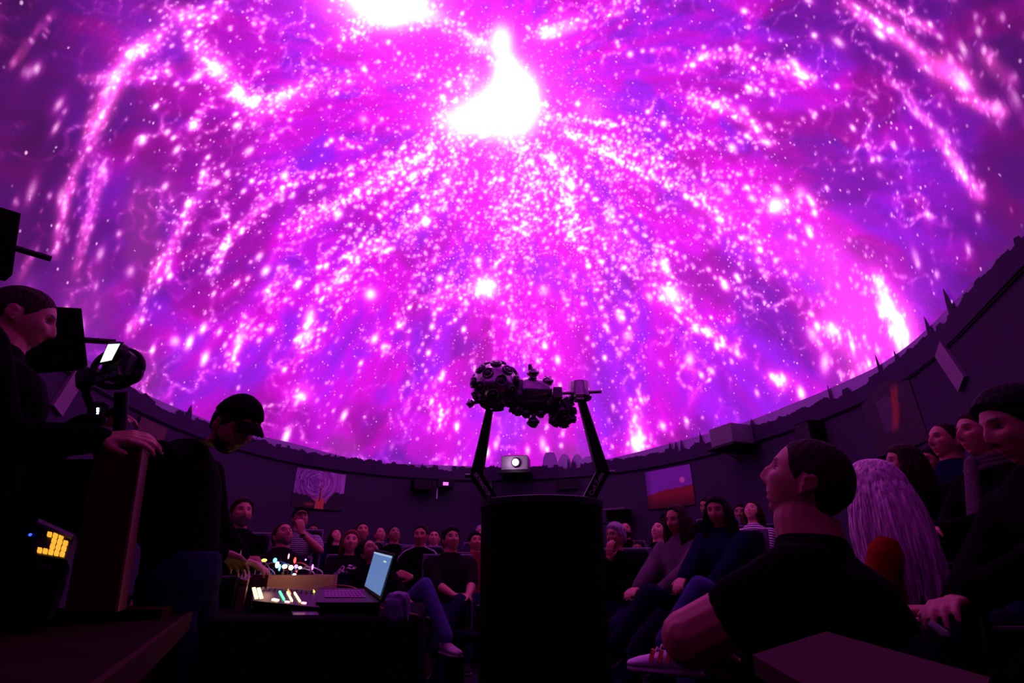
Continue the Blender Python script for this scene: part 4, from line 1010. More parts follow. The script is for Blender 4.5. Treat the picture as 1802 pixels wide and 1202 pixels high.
person('dark haired man in the back row left of the white striped top', 1305, 905, 6.0, -30, (-35, 10), s=1.0, skin='dark', hair='short', hc='black', shirt='soft_black', seat_label='back row man left of the striped top')
person('woman in a white striped top looking up', 1325, 903, 5.4, -40, (-45, 36), lean=14, s=1.0, fem=True, skin='pale', hair='bob', hc='brown', shirt='wide_striped', seat_label='woman in the white striped top')
# ------------------------------------------------------------------ near right
PPL['near_man'] = person('heavy man in a black tee with close cropped hair, seen from behind, looking up left', 1424, 852, 1.44, -122, (-126, 30), roll=0, lean=4, s=1.08, near=2, skin='mid', hair='buzz', hc='stub', recede=.012, shirt='black', sleeve='half', trousers='black_trousers', bulk=1.42, neck=1.35,
       arms=(((.12, .16, .12), (-.7, .5, -.1), (.5, 0, -1), (0, 0, 1)), (W(1290, 1175, 1.36), V(.8, .5, .1), V(-1, .1, -.25), V(0, .3, 1))), legs=('bent', (W(1196, 1138, 2.0), V(-.4, .2, 1))), shoes='white_shoe', group=None, seat='low', seat_label='heavy man in the black tee')
PPL['blonde'] = person('woman with long pale blonde hair and an orange top, seen from behind', 1543, 868, 1.95, -128, (-138, 6), lean=10, s=1.0, near=1, fem=True, skin='pale', hair='long', hc='blonde', shirt='orange', sleeve='short', trousers='black_trousers', group=None, seat='low', seat_label='woman with pale blonde hair', bulk=.86, arms=('lap', 'lap'))
person('woman with long dark hair in profile beyond the blonde woman', 1594, 818, 3.1, -100, (-104, 10), s=1.0, fem=True, near=0, skin='mid', hair='long', hc='brown', shirt='black', seat_label='woman with long dark hair in profile', lean=8)
person('person with a fist to the chin left of the balding man', 1644, 815, 3.35, -80, (-80, 5), s=.9, skin='mid', hair='short', hc='black', glasses=True, shirt='black', arms=(((-.03, .24, .42), (-.2, .15, 1), (.8, .1, -1), (0, 1, -.2)), 'lap'), seat_label='person with a fist to the chin')
PPL['bald'] = person('balding man in a dark fleece looking up, in front of the desert wall', 1668, 778, 3.2, -90, (-90, 14), s=1.02, near=1, skin='mid', hair='buzz', hc='stub', recede=.03, shirt='navy', seat_label='balding man in the dark fleece', lean=8)
PPL['scarf'] = person('woman with tied dark hair and a loose scarf looking left', 1728, 766, 2.45, -88, (-94, 12), s=1.0, near=1, fem=True, skin='mid', hair='bun', hc='brown', shirt='black', seat='low', arms=(((-.02, .34, .20), (-.7, .6, 0), (.6, 0, -1), (0, .2, 1)), ((-.04, .34, .18), (-.7, .6, 0), (.6, 0, -1), (0, .2, 1))), trousers='dark_jeans', seat_label='woman with the loose scarf', lean=8)
PPL['edge'] = person('dark haired person in black close at the right edge of the photo', 1800, 752, 1.55, -92, (-102, -6), s=1.0, near=1, skin='mid', hair='thick', hc='black', shirt='black', seat='low', trousers='black_trousers', seat_label='dark haired person at the right edge', lean=6, arms=(((-.04, .36, .16), (-.6, .8, 0), (.6, 0, -1), (0, .2, 1)), ((-.02, .36, .13), (-.6, .8, 0), (.6, 0, -1), (0, .2, 1))))
# ------------------------------------------------------------------ standing: camera operator and musician
def standing(label, px, py, Z, alpha, foot, **k):
    A = math.radians(alpha); F = V(math.sin(A), -math.cos(A), 0); R = np.cross(F, V(0, 0, 1))
    f0 = np.array([foot[0], foot[1], .09])
    return person(label, px, py, Z, alpha, seat=False, group=None, legs=((f0 + R * .12, F), (f0 - R * .12, F)), **k)
PPL['operator'] = standing('camera operator in black standing at the far left and holding a gimbal', 30, 560, 1.75, 125, (W(10, 560, 1.75)[0], W(34, 560, 1.75)[1]), look=(132, -4), lean=0, s=1.0, near=1, skin='mid', hair='buzz', hc='brown', shirt='black', sleeve='loose', trousers='black_trousers', bulk=1.45,
       arms=((W(180, 772, 1.66), V(.95, .25, .12), V(-.2, -.3, -1), V(-.15, -.75, .7), 1.25), (W(158, 742, 1.9), unit(W(185, 735, 1.9) - W(158, 742, 1.9)), V(-.2, .3, -1), V(0, 0, 1))))
PPL['dj'] = standing('musician in a black cap, glasses and jeans bending over the table of gear', 412, 748, 2.25, 92, (W(325, 1000, 2.3)[0], W(325, 1000, 2.3)[1]), look=(68, -34), lean=12, s=1.05, near=1, skin='mid', hair='short', hc='black', hat='cap', glasses=True, beard=('stubble', 'brown'), shirt='black', sleeve='loose', trousers='dark_jeans', neck=2.9, neckdir=(.97, .22), bulk=.98,
       arms=((W(388, 975, 2.15), unit(W(430, 992, 2.3) - W(388, 975, 2.15)), V(-.6, .1, -1), V(-.2, -.5, 1)), (W(425, 985, 2.6), V(1, .2, -.3), V(-.6, .6, -.8), V(0, 0, 1))))
person('person in a white sleeve mostly hidden behind the musician', 344, 905, 4.2, 25, (20, 10), s=1.05, skin='mid', hair='short', hc='brown', shirt='white_cloth', sleeve='short', trousers='black_trousers', arms=('lap', ((.02, .42, .16), (.2, 1, -.3), (.7, -.2, -1), (0, 0, 1))), seat_label='person in a white sleeve')


# ------------------------------------------------------------------ objects: helpers
def beam(b, p0, p1, w0, w1, d0, d1=None, hint=(0, -1, 0)):
    """rectangular tapering bar; width across, depth along hint"""
    d1 = d0 if d1 is None else d1
    p0, p1 = np.asarray(p0, float), np.asarray(p1, float)
    a = unit(p1 - p0); x = unit(np.cross(a, hint)); y = np.cross(a, x)
    v = []
    for p, w_, d in ((p0, w0, d0), (p1, w1, d1)):
        for i, j in ((-1, -1), (1, -1), (1, 1), (-1, 1)): v.append(p + x * i * w_ / 2 + y * j * d / 2)
    b.add(v, [(0, 3, 2, 1), (4, 5, 6, 7), (0, 1, 5, 4), (1, 2, 6, 5), (2, 3, 7, 6), (3, 0, 4, 7)])
def slab(b, q, th):
    """thin slab under the four corners q (counter-clockwise seen from outside)"""
    q = [np.asarray(p, float) for p in q]; n = unit(np.cross(q[1] - q[0], q[3] - q[0]))
    v = q + [p - n * th for p in q]
    b.add(v, [(0, 1, 2, 3), (7, 6, 5, 4), (0, 4, 5, 1), (1, 5, 6, 2), (2, 6, 7, 3), (3, 7, 4, 0)])
    return n
def blend(q, u, v): return q[0] * (1 - u) * (1 - v) + q[1] * u * (1 - v) + q[2] * u * v + q[3] * (1 - u) * v
def text(body, p, x, n, size, mat, parent, ext=.001, name='lettering'):
    cu = bpy.data.curves.new(name, 'FONT'); cu.body = body; cu.size = size; cu.offset = .0006; cu.extrude = ext; cu.align_x = 'CENTER'; cu.align_y = 'CENTER'
    o = bpy.data.objects.new('tmp', cu); COL.objects.link(o)
    me = bpy.data.meshes.new_from_object(o.evaluated_get(bpy.context.evaluated_depsgraph_get())); bpy.data.objects.remove(o)
    x = unit(x); n = unit(np.asarray(n) - x * np.dot(n, x)); y = np.cross(n, x)
    v = np.array([q.co[:] for q in me.vertices]); b = Buf()
    b.add(np.asarray(p) + v[:, :1] * x + v[:, 1:2] * y + v[:, 2:] * n, [tuple(f.vertices) for f in me.polygons])
    return put(name, b, mat, parent)
TOCAM = lambda p: unit(EYE - np.asarray(p))
def fib(n, seed=0.0):
    i = np.arange(n) + .5; z = 1 - 2 * i / n; a = math.pi * (1 + 5 ** .5) * i + seed
    return np.stack([np.sqrt(1 - z * z) * np.cos(a), np.sqrt(1 - z * z) * np.sin(a), z], 1)

# ------------------------------------------------------------------ star projector on its pedestal
ZP = 3.7
top = W(952, 884, ZP)
sp = thing('star_projector', 'star projector with two lens-studded balls held by angled arms on a black round pedestal', 'projector', (top[0], top[1], 0))
c0 = V(top[0], top[1], 0)
b = Buf(); lathe(b, c0, (0, 0, 1), [(0, .40), (.02, .425), (.5, .425), (top[2] - .05, .43)], 48); put('pedestal', b, M['black_matte'], sp, auto=35)
b = Buf(); lathe(b, c0 + V(0, 0, top[2] - .05), (0, 0, 1), [(0, .43), (.004, .442), (.045, .442), (.05, .43), (.05, .30), (.052, .01)], 48); put('pedestal_lid', b, M['black'], sp, auto=35)
b = Buf(); sphere(b, c0 + V(.02, -.25, top[2] + .005), (.03, .03, .018)); put('lid_knob', b, M['gun'], sp, smooth=True)
KN = {}
for k, pts in (('left', [(862, 720, 3.7), (839, 838, 3.62), (872, 890, 3.66)]), ('right', [(1023, 705, 3.7), (1060, 832, 3.62), (1030, 890, 3.66)])):
    P_ = [W(*p) for p in pts]; KN[k] = P_
    b = Buf(); beam(b, P_[0], P_[1], .05, .088, .06, .08); up_ = put('upper_arm', b, M['black'], sp)
    b = Buf(); beam(b, P_[1] + unit(P_[1] - P_[2]) * .02, P_[2], .085, .085, .075); lo_ = put('lower_arm', b, M['black'], sp)
    b = Buf(); q = P_[1] + V(-.05 if k == 'left' else .05, -.02, .0); cyl(b, q + V(-.03, 0, 0), q + V(.035, 0, 0), .014, n=12); put('hinge_bolt', b, M['gun'], sp, smooth=False, auto=40)
    m = P_[1] * .5 + P_[2] * .5
    n = TOCAM(m); a = P_[2] - P_[1]
    if k == 'left': text('SKYMASTER ZKP', m + n * .080 - a * .06, a, n, .037, M['white'], lo_)
    else: text('Carl Zeiss', m + n * .080 - a * .16, -a, n, .044, M['white'], lo_)
def ball(name, c, r, n, mat, lr, seed, skip=None):
    b = Buf(); sphere(b, c, r, nu=40, nv=24); o = put(name, b, mat, sp, smooth=True)
    for d in fib(n, seed):
        if skip is not None and np.dot(d, skip) > .86: continue
        b = Buf(); lathe(b, c + d * (r - .004), d, [(0, lr), (.012, lr * 1.03), (.018, lr * .93), (.016, lr * .72), (.002, lr * .55), (.002, lr * .5), (.016, lr * .46), (.022, lr * .28), (.024, .001)], 20)
        put('lens', b, M['gun'], o, auto=28)
    return o
B1 = W(872, 679, ZP); B2 = W(988, 726, ZP + .05)
ax = unit(B2 - B1)
ball('star_ball', B1, .168, 30, M['steel'], .042, .6, ax)
ball('small_star_ball', B2, .100, 22, M['gun'], .028, 1.9, -ax)
b = Buf(); lathe(b, W(895, 694, ZP), W(985, 712, ZP) - W(895, 694, ZP), [(0, .07), (.03, .105), (.045, .105), (.05, .085), (.12, .10), (.20, .105), (.26, .09), (.33, .075), (.36, .05)], 28); put('gear_housing', b, M['gun'], sp, auto=30)
b = Buf(); lathe(b, W(917, 688, ZP - .05), W(975, 690, ZP - .05) - W(917, 688, ZP - .05), [(0, .05), (.01, .095), (.03, .10), (.15, .088), (.2, .07), (.22, .03)], 28); put('planet_barrel', b, M['steel'], sp, auto=30)
for k in range(18):
    pass
b = Buf()
for k in range(20):
    a = 2 * math.pi * k / 20; x, y, d = frame_of(W(985, 712, ZP) - W(895, 694, ZP))
    c = W(903, 700, ZP) + (x * math.cos(a) + y * math.sin(a)) * .098
    box(b, c, (.018, .026, .018), np.stack([x * math.cos(a) + y * math.sin(a), d, np.cross(x * math.cos(a) + y * math.sin(a), d)], 1), .002)
lathe(b, W(899, 699, ZP), W(985, 712, ZP) - W(895, 694, ZP), [(0, .05), (.005, .094), (.03, .094), (.035, .05)], 28)
put('gear_ring', b, M['gun'], sp, auto=30)
for px, py, rr, tx, ty in ((938, 657, .038, 945, 680), (963, 672, .040, 955, 690), (828, 710, .028, 848, 706), (938, 743, .040, 940, 722), (912, 722, .042, 915, 705), (968, 704, .036, 960, 700), (926, 727, .036, 930, 712), (951, 727, .034, 950, 712), (899, 708, .030, 905, 700), (1008, 738, .026, 1000, 730), (972, 741, .028, 978, 732)):
    p = W(px, py, ZP - .06); q = W(tx, ty, ZP - .03)
    b = Buf(); cyl(b, p, q, rr * .45, n=12); o = put('pod_stalk', b, M['gun'], sp, auto=40)
    b = Buf(); sphere(b, p, rr, nu=20, nv=12)
    d = unit(p - q)
    for dd in fib(7, px): 
        if np.dot(dd, d) > -.3: lathe(b, p + dd * rr * .93, dd, [(0, rr * .3), (rr * .22, rr * .3), (rr * .2, rr * .16), (rr * .1, .001)], 10)
    put('planet_pod', b, M['steel'] if py < 712 else M['gun'], sp, auto=32)
b = Buf(); cyl(b, W(934, 652, ZP - .06), W(932, 641, ZP - .06), .018, .012, 10); put('pod_tip', b, M['gun'], sp, auto=40)
b = Buf(); beam(b, W(918, 668, ZP - .06), W(914, 684, ZP - .06), .018, .018, .02); put('bright_fin', b, M['white'], sp)
b = Buf(); box(b, W(981, 693, ZP - .08), (.062, .07, .082), None, .004); put('motor_box', b, M['grey'], sp, auto=30)
b = Buf(); cyl(b, W(988, 692, ZP - .03), W(1058, 689, ZP - .03), .013, n=16); put('axle', b, M['steel'], sp, auto=40)
b = Buf(); lathe(b, W(1021, 703, ZP), (0, 0, 1), [(0, .078), (.012, .085), (.035, .085), (.036, .080), (.115, .080), (.125, .076), (.125, .01)], 32); put('counterweight_drum', b, M['steel'], sp, auto=30)
b = Buf(); beam(b, W(1014, 701, ZP - .1), W(1028, 701, ZP - .1), .012, .012, .006); put('name_plate', b, M['white'], sp)
b = Buf(); beam(b, W(992, 700, ZP - .02), W(1000, 716, ZP - .02), .05, .04, .06); put('ball_bracket', b, M['grey'], sp)

# ------------------------------------------------------------------ equipment on the wall
def wall_box(name, label, cat, px, py, w_, h, d, mat='black', gap=.0, bev=.01):
    p = wall_point(px, py, .07 + d / 2 + gap)
    Rm, n = wall_frame(p)
    o = thing(name, label, cat, (p[0], p[1], p[2] - h / 2))
    b = Buf(); box(b, p, (w_, d, h), Rm, bev); put('body', b, M[mat], o, auto=35)
    return o, p, Rm, n
def scale_at(p): return np.dot(p - EYE, V(0, CP, SP)) / 901
# centre video projector with its shining lens
o, p, Rm, n = wall_box('video_projector', 'video projector with a bright round lens on the rim behind the star projector', 'projector', 908, 818, .50, .26, .42, 'grey', gap=.05)
k = scale_at(p)
b = Buf(); cyl(b, p + n * .20 + V(.03, 0, 0), p + n * .26 + V(.03, 0, 0), .075, n=24); put('lens_barrel', b, M['black'], o, auto=40)
b = Buf(); sphere(b, p + n * .255 + V(.03, 0, 0), (.062, .03, .062)); put('lens', b, M['g_white'], o, smooth=True)
b = Buf(); box(b, p + V(0, 0, .14), (.44, .30, .02), Rm, .004); put('top_strip', b, material('orange_strip', (.5, .09, .05), .6), o)
b = Buf(); box(b, p - V(0, 0, .17), (.60, .5, .05), Rm, .01); put('shelf', b, M['black'], o)
lt = bpy.data.lights.new('projector_glow', 'POINT'); lt.energy = 6; lt.color = (1, .6, 1); lt.shadow_soft_size = .05
lo = bpy.data.objects.new('projector_glow', lt); lo.location = p + n * .34; COL.objects.link(lo)
# small moving-lens unit behind the left arm
o, p, Rm, n = wall_box('wall_lamp', 'small black lamp with a white lens showing beside the left support arm', 'lamp', 859, 860, .18, .28, .2)
b = Buf(); cyl(b, p + n * .09, p + n * .13, .05, n=18); put('lens', b, M['g_white'], o, auto=40)
# boxes left of it
o, p, Rm, n = wall_box('loudspeaker', 'plain black box speaker under the skyline, left of the unit with the lit window', 'speaker', 742, 854, .36, .20, .22, 'black_matte')
b = Buf(); box(b, p + n * .112, (.33, .006, .17), Rm, .002); put('grille', b, M['black'], o)
o, p, Rm, n = wall_box('lighting_unit', 'black lighting unit with a small magenta window on a wall bracket', 'lamp', 783, 853, .30, .14, .24, 'black')
b = Buf(); box(b, p + n * .122, (.10, .006, .06), Rm, .002); put('window', b, M['g_magenta'], o)
b = Buf(); box(b, p + n * .02 - Rm[:, 0] * .14 - V(0, 0, .14), (.022, .03, .24), Rm, .003); put('bracket', b, M['white'], o)
# right hand projector on two white rods
o, p, Rm, n = wall_box('video_projector', 'grey box projector carried on a dark tray with two white hanging brackets at right', 'projector', 1287, 768, .42, .25, .36, 'grey', gap=.12, bev=.006)
b = Buf(); box(b, p - V(0, 0, .155), (.54, .46, .04), Rm, .008); put('tray', b, M['black'], o)
for sx in (-1, 1):
    q = p - V(0, 0, .32) + Rm[:, 0] * sx * .17 - n * .26
    b = Buf(); box(b, q, (.028, .02, .30), Rm, .003); put('hanging_bracket', b, M['seat_shell'], o)
    b = Buf(); tube(b, [p - V(0, 0, .17) + Rm[:, 0] * sx * .17, q + V(0, 0, .02)], .010, 6); put('strut', b, M['black'], o)
o, p, Rm, n = wall_box('loudspeaker', 'dark speaker hanging on the wall above the near man\'s head', 'speaker', 1426, 762, .26, .24, .2, 'black_matte')
b = Buf(); box(b, p + n * .102, (.22, .006, .20), Rm, .002); put('grille', b, M['black'], o)
o, p, Rm, n = wall_box('wall_panel', 'dim rectangular frame low on the wall between the support arms', 'panel', 999, 852, .42, .16, .03, 'wall_dark')
b = Buf()
for s_ in (-1, 1): box(b, p + n * .018 + V(0, 0, s_ * .078), (.44, .012, .010), Rm); box(b, p + n * .018 + Rm[:, 0] * s_ * .215, (.010, .012, .16), Rm)
put('frame', b, M['wall'], o)
o, p, Rm, n = wall_box('loudspeaker', 'box speaker with a pale top on a small shelf right of the pedestal', 'speaker', 1089, 908, .34, .17, .26, 'black_matte', gap=.1)
b = Buf(); box(b, p + V(0, 0, .10), (.40, .32, .035), Rm, .004); put('top_plate', b, M['seat_shell'], o)
b = Buf(); box(b, p + V(-.05, 0, -.12), (.36, .3, .02), Rm, .003); put('shelf', b, M['black'], o)
# pale planks leaning on the wall at both sides
for p0, p1, w_, lab in (((1653, 614), (1695, 676), .17, 'pale plank fixed to the right wall just under the rim'), ((142, 654), (99, 723), .17, 'pale plank fixed to the left wall behind the gimbal')):
    a, c = wall_point(*p0, .06), wall_point(*p1, .06)
    b = Buf(); Rm, n = wall_frame((a + c) / 2); beam(b, a, c, w_, w_, .03, hint=n)
    tag(put('wall_plank', b, material('pale_plank', (.16, .10, .15), .7), None), lab, 'plank')

# ------------------------------------------------------------------ pictures on the wall (flat prints)
def picture(label, px, py, w_, h, fn, nu=110, nv=80):
    p = wall_point(px, py, .05); Rm, n = wall_frame(p); xa = Rm[:, 0]
    if xa[0] < 0 and px > 300: xa = -xa
    if np.dot(np.cross(xa, V(0, 0, 1)), n) > 0: pass
    else: xa = xa
    o = thing('wall_picture', label, 'picture', (p[0], p[1], p[2] - h / 2), 'pictures along the round wall')
    b = Buf(); box(b, p, (w_ + .02, .03, h + .02), Rm, .004); put('frame', b, M['black'], o)
    rgt = xa if np.dot(xa, np.cross(n, V(0, 0, -1)) ) > 0 else -xa
    u, v = np.meshgrid(np.linspace(0, 1, nu), np.linspace(0, 1, nv))
    c = fn(u, v)
    pts = p + n * .018 + (u[..., None] - .5) * w_ * rgt + (.5 - v[..., None]) * h * V(0, 0, 1)
    f = [(i * nu + j, i * nu + j + 1, (i + 1) * nu + j + 1, (i + 1) * nu + j) for i in range(nv - 1) for j in range(nu - 1)]
    bb = Buf(); bb.add(pts.reshape(-1, 3), f)
    m = bpy.data.materials.new('print'); m.use_nodes = True; N = m.node_tree.nodes
    A = N.new('ShaderNodeAttribute'); A.attribute_name = 'ink'; m.node_tree.links.new(A.outputs['Color'], N['Principled BSDF'].inputs['Base Color'])
    N['Principled BSDF'].inputs['Roughness'].default_value = .8
    q = put('print', bb, m, o)
    at = q.data.attributes.new('ink', 'FLOAT_COLOR', 'POINT'); at.data.foreach_set('color', np.concatenate([c, np.ones(c.shape[:2] + (1,))], -1).astype(np.float32).ravel())
def mixc(c, m, col): return c * (1 - m[..., None]) + np.array(col) * m[..., None]
def trails(u, v):
    x = (u - .40) * 1.45; y = v - .30
    r = np.hypot(x, y); a = np.arctan2(y, x)
    ln = np.clip(vnoise(r * 62, a * 2.2 + np.floor(r * 30) * 3.1, 500) * 1.9 - .75, 0, 1)
    c = np.array([.10, .03, .16]) + .38 * (ln * smooth(.0, .15, r))[..., None] * np.array([.9, .6, 1]) + (smooth(.0, .9, u) * .14 * smooth(.9, .2, v))[..., None] * np.array([1, .35, 1])
    c = mixc(c, smooth(.55, .85, v) * .5, (.45, .10, .16))
    t1 = smooth(.0, .02, v - (.62 + .05 * vnoise(u * 30, u * 0, 510) + .9 * np.clip(u - .26, 0, 1)))
    t1 = t1 * (u < .55); t2 = smooth(0, .02, v - (.50 + .05 * vnoise(u * 30, u * 0, 511) + 2.2 * np.clip(.80 - u, 0, 1) ** 1.1)) * (u > .66)
    c = mixc(c, np.maximum(t1, t2), (.008, .006, .010)); c = mixc(c, (v > .84) * 1.0, (.012, .008, .010))
    c = mixc(c, ((np.abs(u - .53) < .008 + .045 * np.clip(v - .33, 0, 1) + .05 * (v > .74)) & (v > .33)) * 1.0, (.50, .14, .05)); c = mixc(c, ((u < .53) & (u > .505) & (v > .45) & (v < .8)) * 1.0, (.03, .01, .01))
    return mixc(c, np.clip(1 - np.hypot((u - .33) / .13, (v - .90) / .06), 0, 1) * .6, (.45, .12, .04))
def desert(u, v):
    hz = .52 + .10 * smooth(.45, .0, u) + .025 * vnoise(u * 12, u * 0, 520) - .03 * smooth(.6, 1, u)
    c = np.zeros(u.shape + (3,)) + np.array([.24, .06, .42])
    c = mixc(c, smooth(0, .02, v - hz), (.26, .016, .016)); c = c * (1 - .75 * smooth(.6, 1.0, v) * 1.0)[..., None]
    c = c * (1 - .5 * smooth(.15, 0, u))[..., None]
    return mixc(c, smooth(.078, .070, np.hypot((u - .80) * 1.35, v - .36)), (.75, .35, .55))
def canyon(u, v):
    c = np.zeros(u.shape + (3,)) + np.array([.012, .008, .012])
    c = mixc(c, smooth(.0, .03, u - .28 - .05 * v) * smooth(.0, .05, .62 - u) * (v > .2) * (v < .70), (.05, .03, .055))
    m = smooth(.10, .03, np.abs(u - (.80 - .36 * v) + .04 * vnoise(v * 10, v * 0, 530))) * smooth(.04, .2, v) * smooth(.78, .6, v)
    return mixc(c, m * (.5 + .5 * vnoise(u * 40, v * 12, 531)), (.30, .06, .012))
picture('star trail photograph with an orange lit tower between trees, left of the projector', 562, 862, .92, .60, trails, 150, 110)
picture('red desert landscape picture with a pink moon in a violet sky', 1178, 858, .92, .60, desert)
picture('dark canyon picture with an orange rock streak on the right wall', 1570, 733, .78, .62, canyon)
picture('dark brown picture hanging on the left wall behind the gimbal handle', 262, 772, .5, .36, lambda u, v: np.zeros(u.shape + (3,)) + np.array([.06, .022, .02]) * (1 + .5 * vnoise(u * 7, v * 5, 540))[..., None], 30, 20)

# ------------------------------------------------------------------ far left: speakers, gimbal, desk
def stage_speaker(label, px, py, Z, w_, h, d, yaw, tilt):
    p = W(px, py, Z); o = thing('loudspeaker', label, 'speaker', (p[0], p[1], p[2] - h / 2))
    cy, sy, ct, st = math.cos(yaw), math.sin(yaw), math.cos(tilt), math.sin(tilt)
    Rz = np.array([[cy, -sy, 0], [sy, cy, 0], [0, 0, 1]]); Rx = np.array([[1, 0, 0], [0, ct, -st], [0, st, ct]]); Rm = Rz @ Rx
    b = Buf(); v = []
    for z in (-h / 2, h / 2):
        for x, y in ((-w_ / 2, -d / 2), (w_ / 2, -d / 2), (w_ * .32, d / 2), (-w_ * .32, d / 2)): v.append(V(x, y, z))
    b.add(np.array(v) @ Rm.T + p, [(3, 2, 1, 0), (4, 5, 6, 7), (0, 1, 5, 4), (1, 2, 6, 5), (2, 3, 7, 6), (3, 0, 4, 7)]); put('cabinet', b, M['black_matte'], o)
    b = Buf(); box(b, p + Rm @ V(0, -d / 2 - .006, 0), (w_ * .9, .012, h * .92), Rm, .004); put('grille', b, M['black'], o)
    b = Buf(); tube(b, [p + Rm @ V(0, d / 2 - .02, 0), p + Rm @ V(0, d / 2 + .16, -.02)], .018, 8); put('wall_arm', b, M['black'], o)
    return o
stage_speaker('black wedge speaker hung on the left wall behind the operator\'s face', 96, 598, 2.9, .20, .34, .24, -.7, .35)
stage_speaker('black speaker cut by the left edge of the photo above the operator', -22, 425, 2.7, .18, .36, .2, -.6, .2)
ZG = 1.74
gb = thing('camera_gimbal', 'handheld gimbal carrying a camera with a bright white screen', 'gimbal', W(212, 745, ZG))
b = Buf(); box(b, W(214, 646, ZG), (.085, .09, .10), None, .015); box(b, W(206, 614, ZG), (.05, .05, .04), None, .008); cam_b = put('camera_body', b, M['black'], gb, auto=35)
b = Buf(); cyl(b, W(222, 650, ZG + .03), W(228, 656, ZG + .17), .042, .045, 24); put('lens', b, M['black'], gb, auto=40)
q = [W(176, 638, ZG - .06), W(196, 634, ZG - .05), W(211, 605, ZG - .05), W(190, 606, ZG - .06)]
b = Buf(); cen = sum(q) / 4; slab(b, [cen + (p - cen) * 1.22 + V(0, .004, 0) for p in q], .012); mon = put('monitor', b, M['black'], gb)
b = Buf(); slab(b, [p for p in q], .003); put('screen', b, glow('camera_screen', (.80, .90, 1.0), 1.3), mon)
b = Buf(); torus(b, W(208, 648, ZG), unit(V(.25, -1, .1)), .070, .011, 28, 8, 1.0); put('roll_ring', b, M['black'], gb, smooth=True)
b = Buf(); cyl(b, W(150, 660, ZG - .03), W(150, 676, ZG + .02), .026, n=20); cyl(b, W(170, 722, ZG - .02), W(172, 740, ZG + .02), .026, n=20); put('motor', b, M['black'], gb, auto=40)
b = Buf(); tube(b, [W(150, 668, ZG), W(153, 695, ZG), W(162, 716, ZG), W(178, 732, ZG), W(205, 722, ZG)], .014, 8); put('swing_arm', b, M['black'], gb, smooth=True)
b = Buf(); beam(b, W(152, 672, ZG - .05), W(212, 652, ZG - .05), .030, .030, .02); bar = put('roll_bar', b, M['black'], gb)
text('RONIN', W(189, 662, ZG - .065), W(212, 652, ZG) - W(152, 672, ZG), V(0, -1, 0), .026, M['seat_shell'], bar)
b = Buf(); cyl(b, W(214, 690, ZG), W(210, 782, ZG - .01), .021, .019, 16); put('handle', b, M['black'], gb, auto=40)
b = Buf(); box(b, W(172, 724, ZG - .05), (.05, .03, .06), None, .006); ctl = put('control_box', b, M['black'], gb)
for k in range(4):
    b = Buf(); box(b, W(172, 719 + k * 4.2, ZG - .068), (.006, .003, .005), None); put('indicator', b, M['g_white'], ctl)
# lectern post, desk, pad controller
lc = thing('wooden_lectern', 'narrow reddish wooden lectern standing on the dark desk', 'lectern', W(196, 1045, 1.8))
zt, zb = W(196, 792, 1.8)[2], .83
pl = [W(150, 900, 1.78)[:2], W(234, 900, 1.70)[:2], W(248, 900, 1.84)[:2], W(164, 900, 2.0)[:2]]
SH = V(-.035, 0)
b = Buf(); v = [(*(np.array(p) - SH), zb) for p in pl] + [(*(np.array(p) + SH), zt) for p in pl]; b.add(v, [(3, 2, 1, 0), (4, 5, 6, 7)] + [(i, (i + 1) % 4, 4 + (i + 1) % 4, 4 + i) for i in range(4)]); put('column', b, M['wood'], lc)
b = Buf(); cen = sum(np.array(p) for p in pl) / 4; prism(b, [cen + SH + (np.array(p) - cen) * 1.08 for p in pl], zt, zt + .018); put('top_board', b, M['wood'], lc)
b = Buf(); e0, e1 = np.array(pl[1]), np.array(pl[2]); dd = unit(e1 - e0) ; nn = V(dd[1], -dd[0]); q4 = [e0 + nn * .006 - dd * .004, e1 + nn * .006, e1, e0 - dd * .004]; v = [(*(p - SH), zb) for p in q4] + [(*(p + SH), zt) for p in q4]; b.add(v, [(3, 2, 1, 0), (4, 5, 6, 7)] + [(i, (i + 1) % 4, 4 + (i + 1) % 4, 4 + i) for i in range(4)]); put('edge_board', b, material('edge_wood', (.11, .016, .010), .5, stretch=(1, 1, .1)), lc)
dk = thing('wooden_desk', 'dark brown wooden desk filling the lower left corner', 'desk', (-1.3, 1.1, 0))
A_ = WH(335, 1077, .80)[:2]; B_ = WH(168, 1202, .80)[:2]
pl = [B_ + (B_ - A_) * .6, A_, V(-3.0, 1.35 + .9), V(-2.6, -.1)]
b = Buf(); prism(b, pl, .76, .80); put('desk_top', b, M['wood_dark'], dk)
cen = sum(np.array(p) for p in pl) / 4
b = Buf(); prism(b, [cen + (np.array(p) - cen) * .94 for p in pl], 0, .76); put('cabinet', b, M['wood_dark'], dk)
b = Buf(); e = unit(B_ - A_); nn = V(-e[1], e[0]); prism(b, [A_ + nn * .0, pl[0], pl[0] + nn * .014, A_ + nn * .014], .745, .806); put('edge_strip', b, material('desk_edge', (.030, .006, .003), .8, spec=.05), dk)
b = Buf(); prism(b, [A_ + V(-.04, -.01), V(-1.15, 1.9), V(-2.9, 2.1), V(-2.5, .95)], .80, .83); put('raised_shelf', b, material('shelf_wood', (.022, .005, .002), .9, spec=.03), dk)
pc = thing('pad_controller', 'small black pad controller with glowing orange pads at far left', 'controller', W(95, 985, 1.45))
q = [W(58, 975, 1.40), W(118, 985, 1.36), W(132, 938, 1.50), W(70, 925, 1.55)]
b = Buf(); slab(b, q, .03); base_ = put('body', b, M['black'], pc)
b = Buf(); slab(b, [W(66, 918, 1.52), W(128, 945, 1.45), W(130, 940, 1.5), W(68, 912, 1.56)], .008); put('back_edge', b, M['seat_shell'], pc)
b = Buf(); slab(b, [W(62, 992, 1.40), W(88, 997, 1.38), W(90, 985, 1.42), W(64, 981, 1.44)], .01); put('front_plate', b, M['seat_shell'], pc)
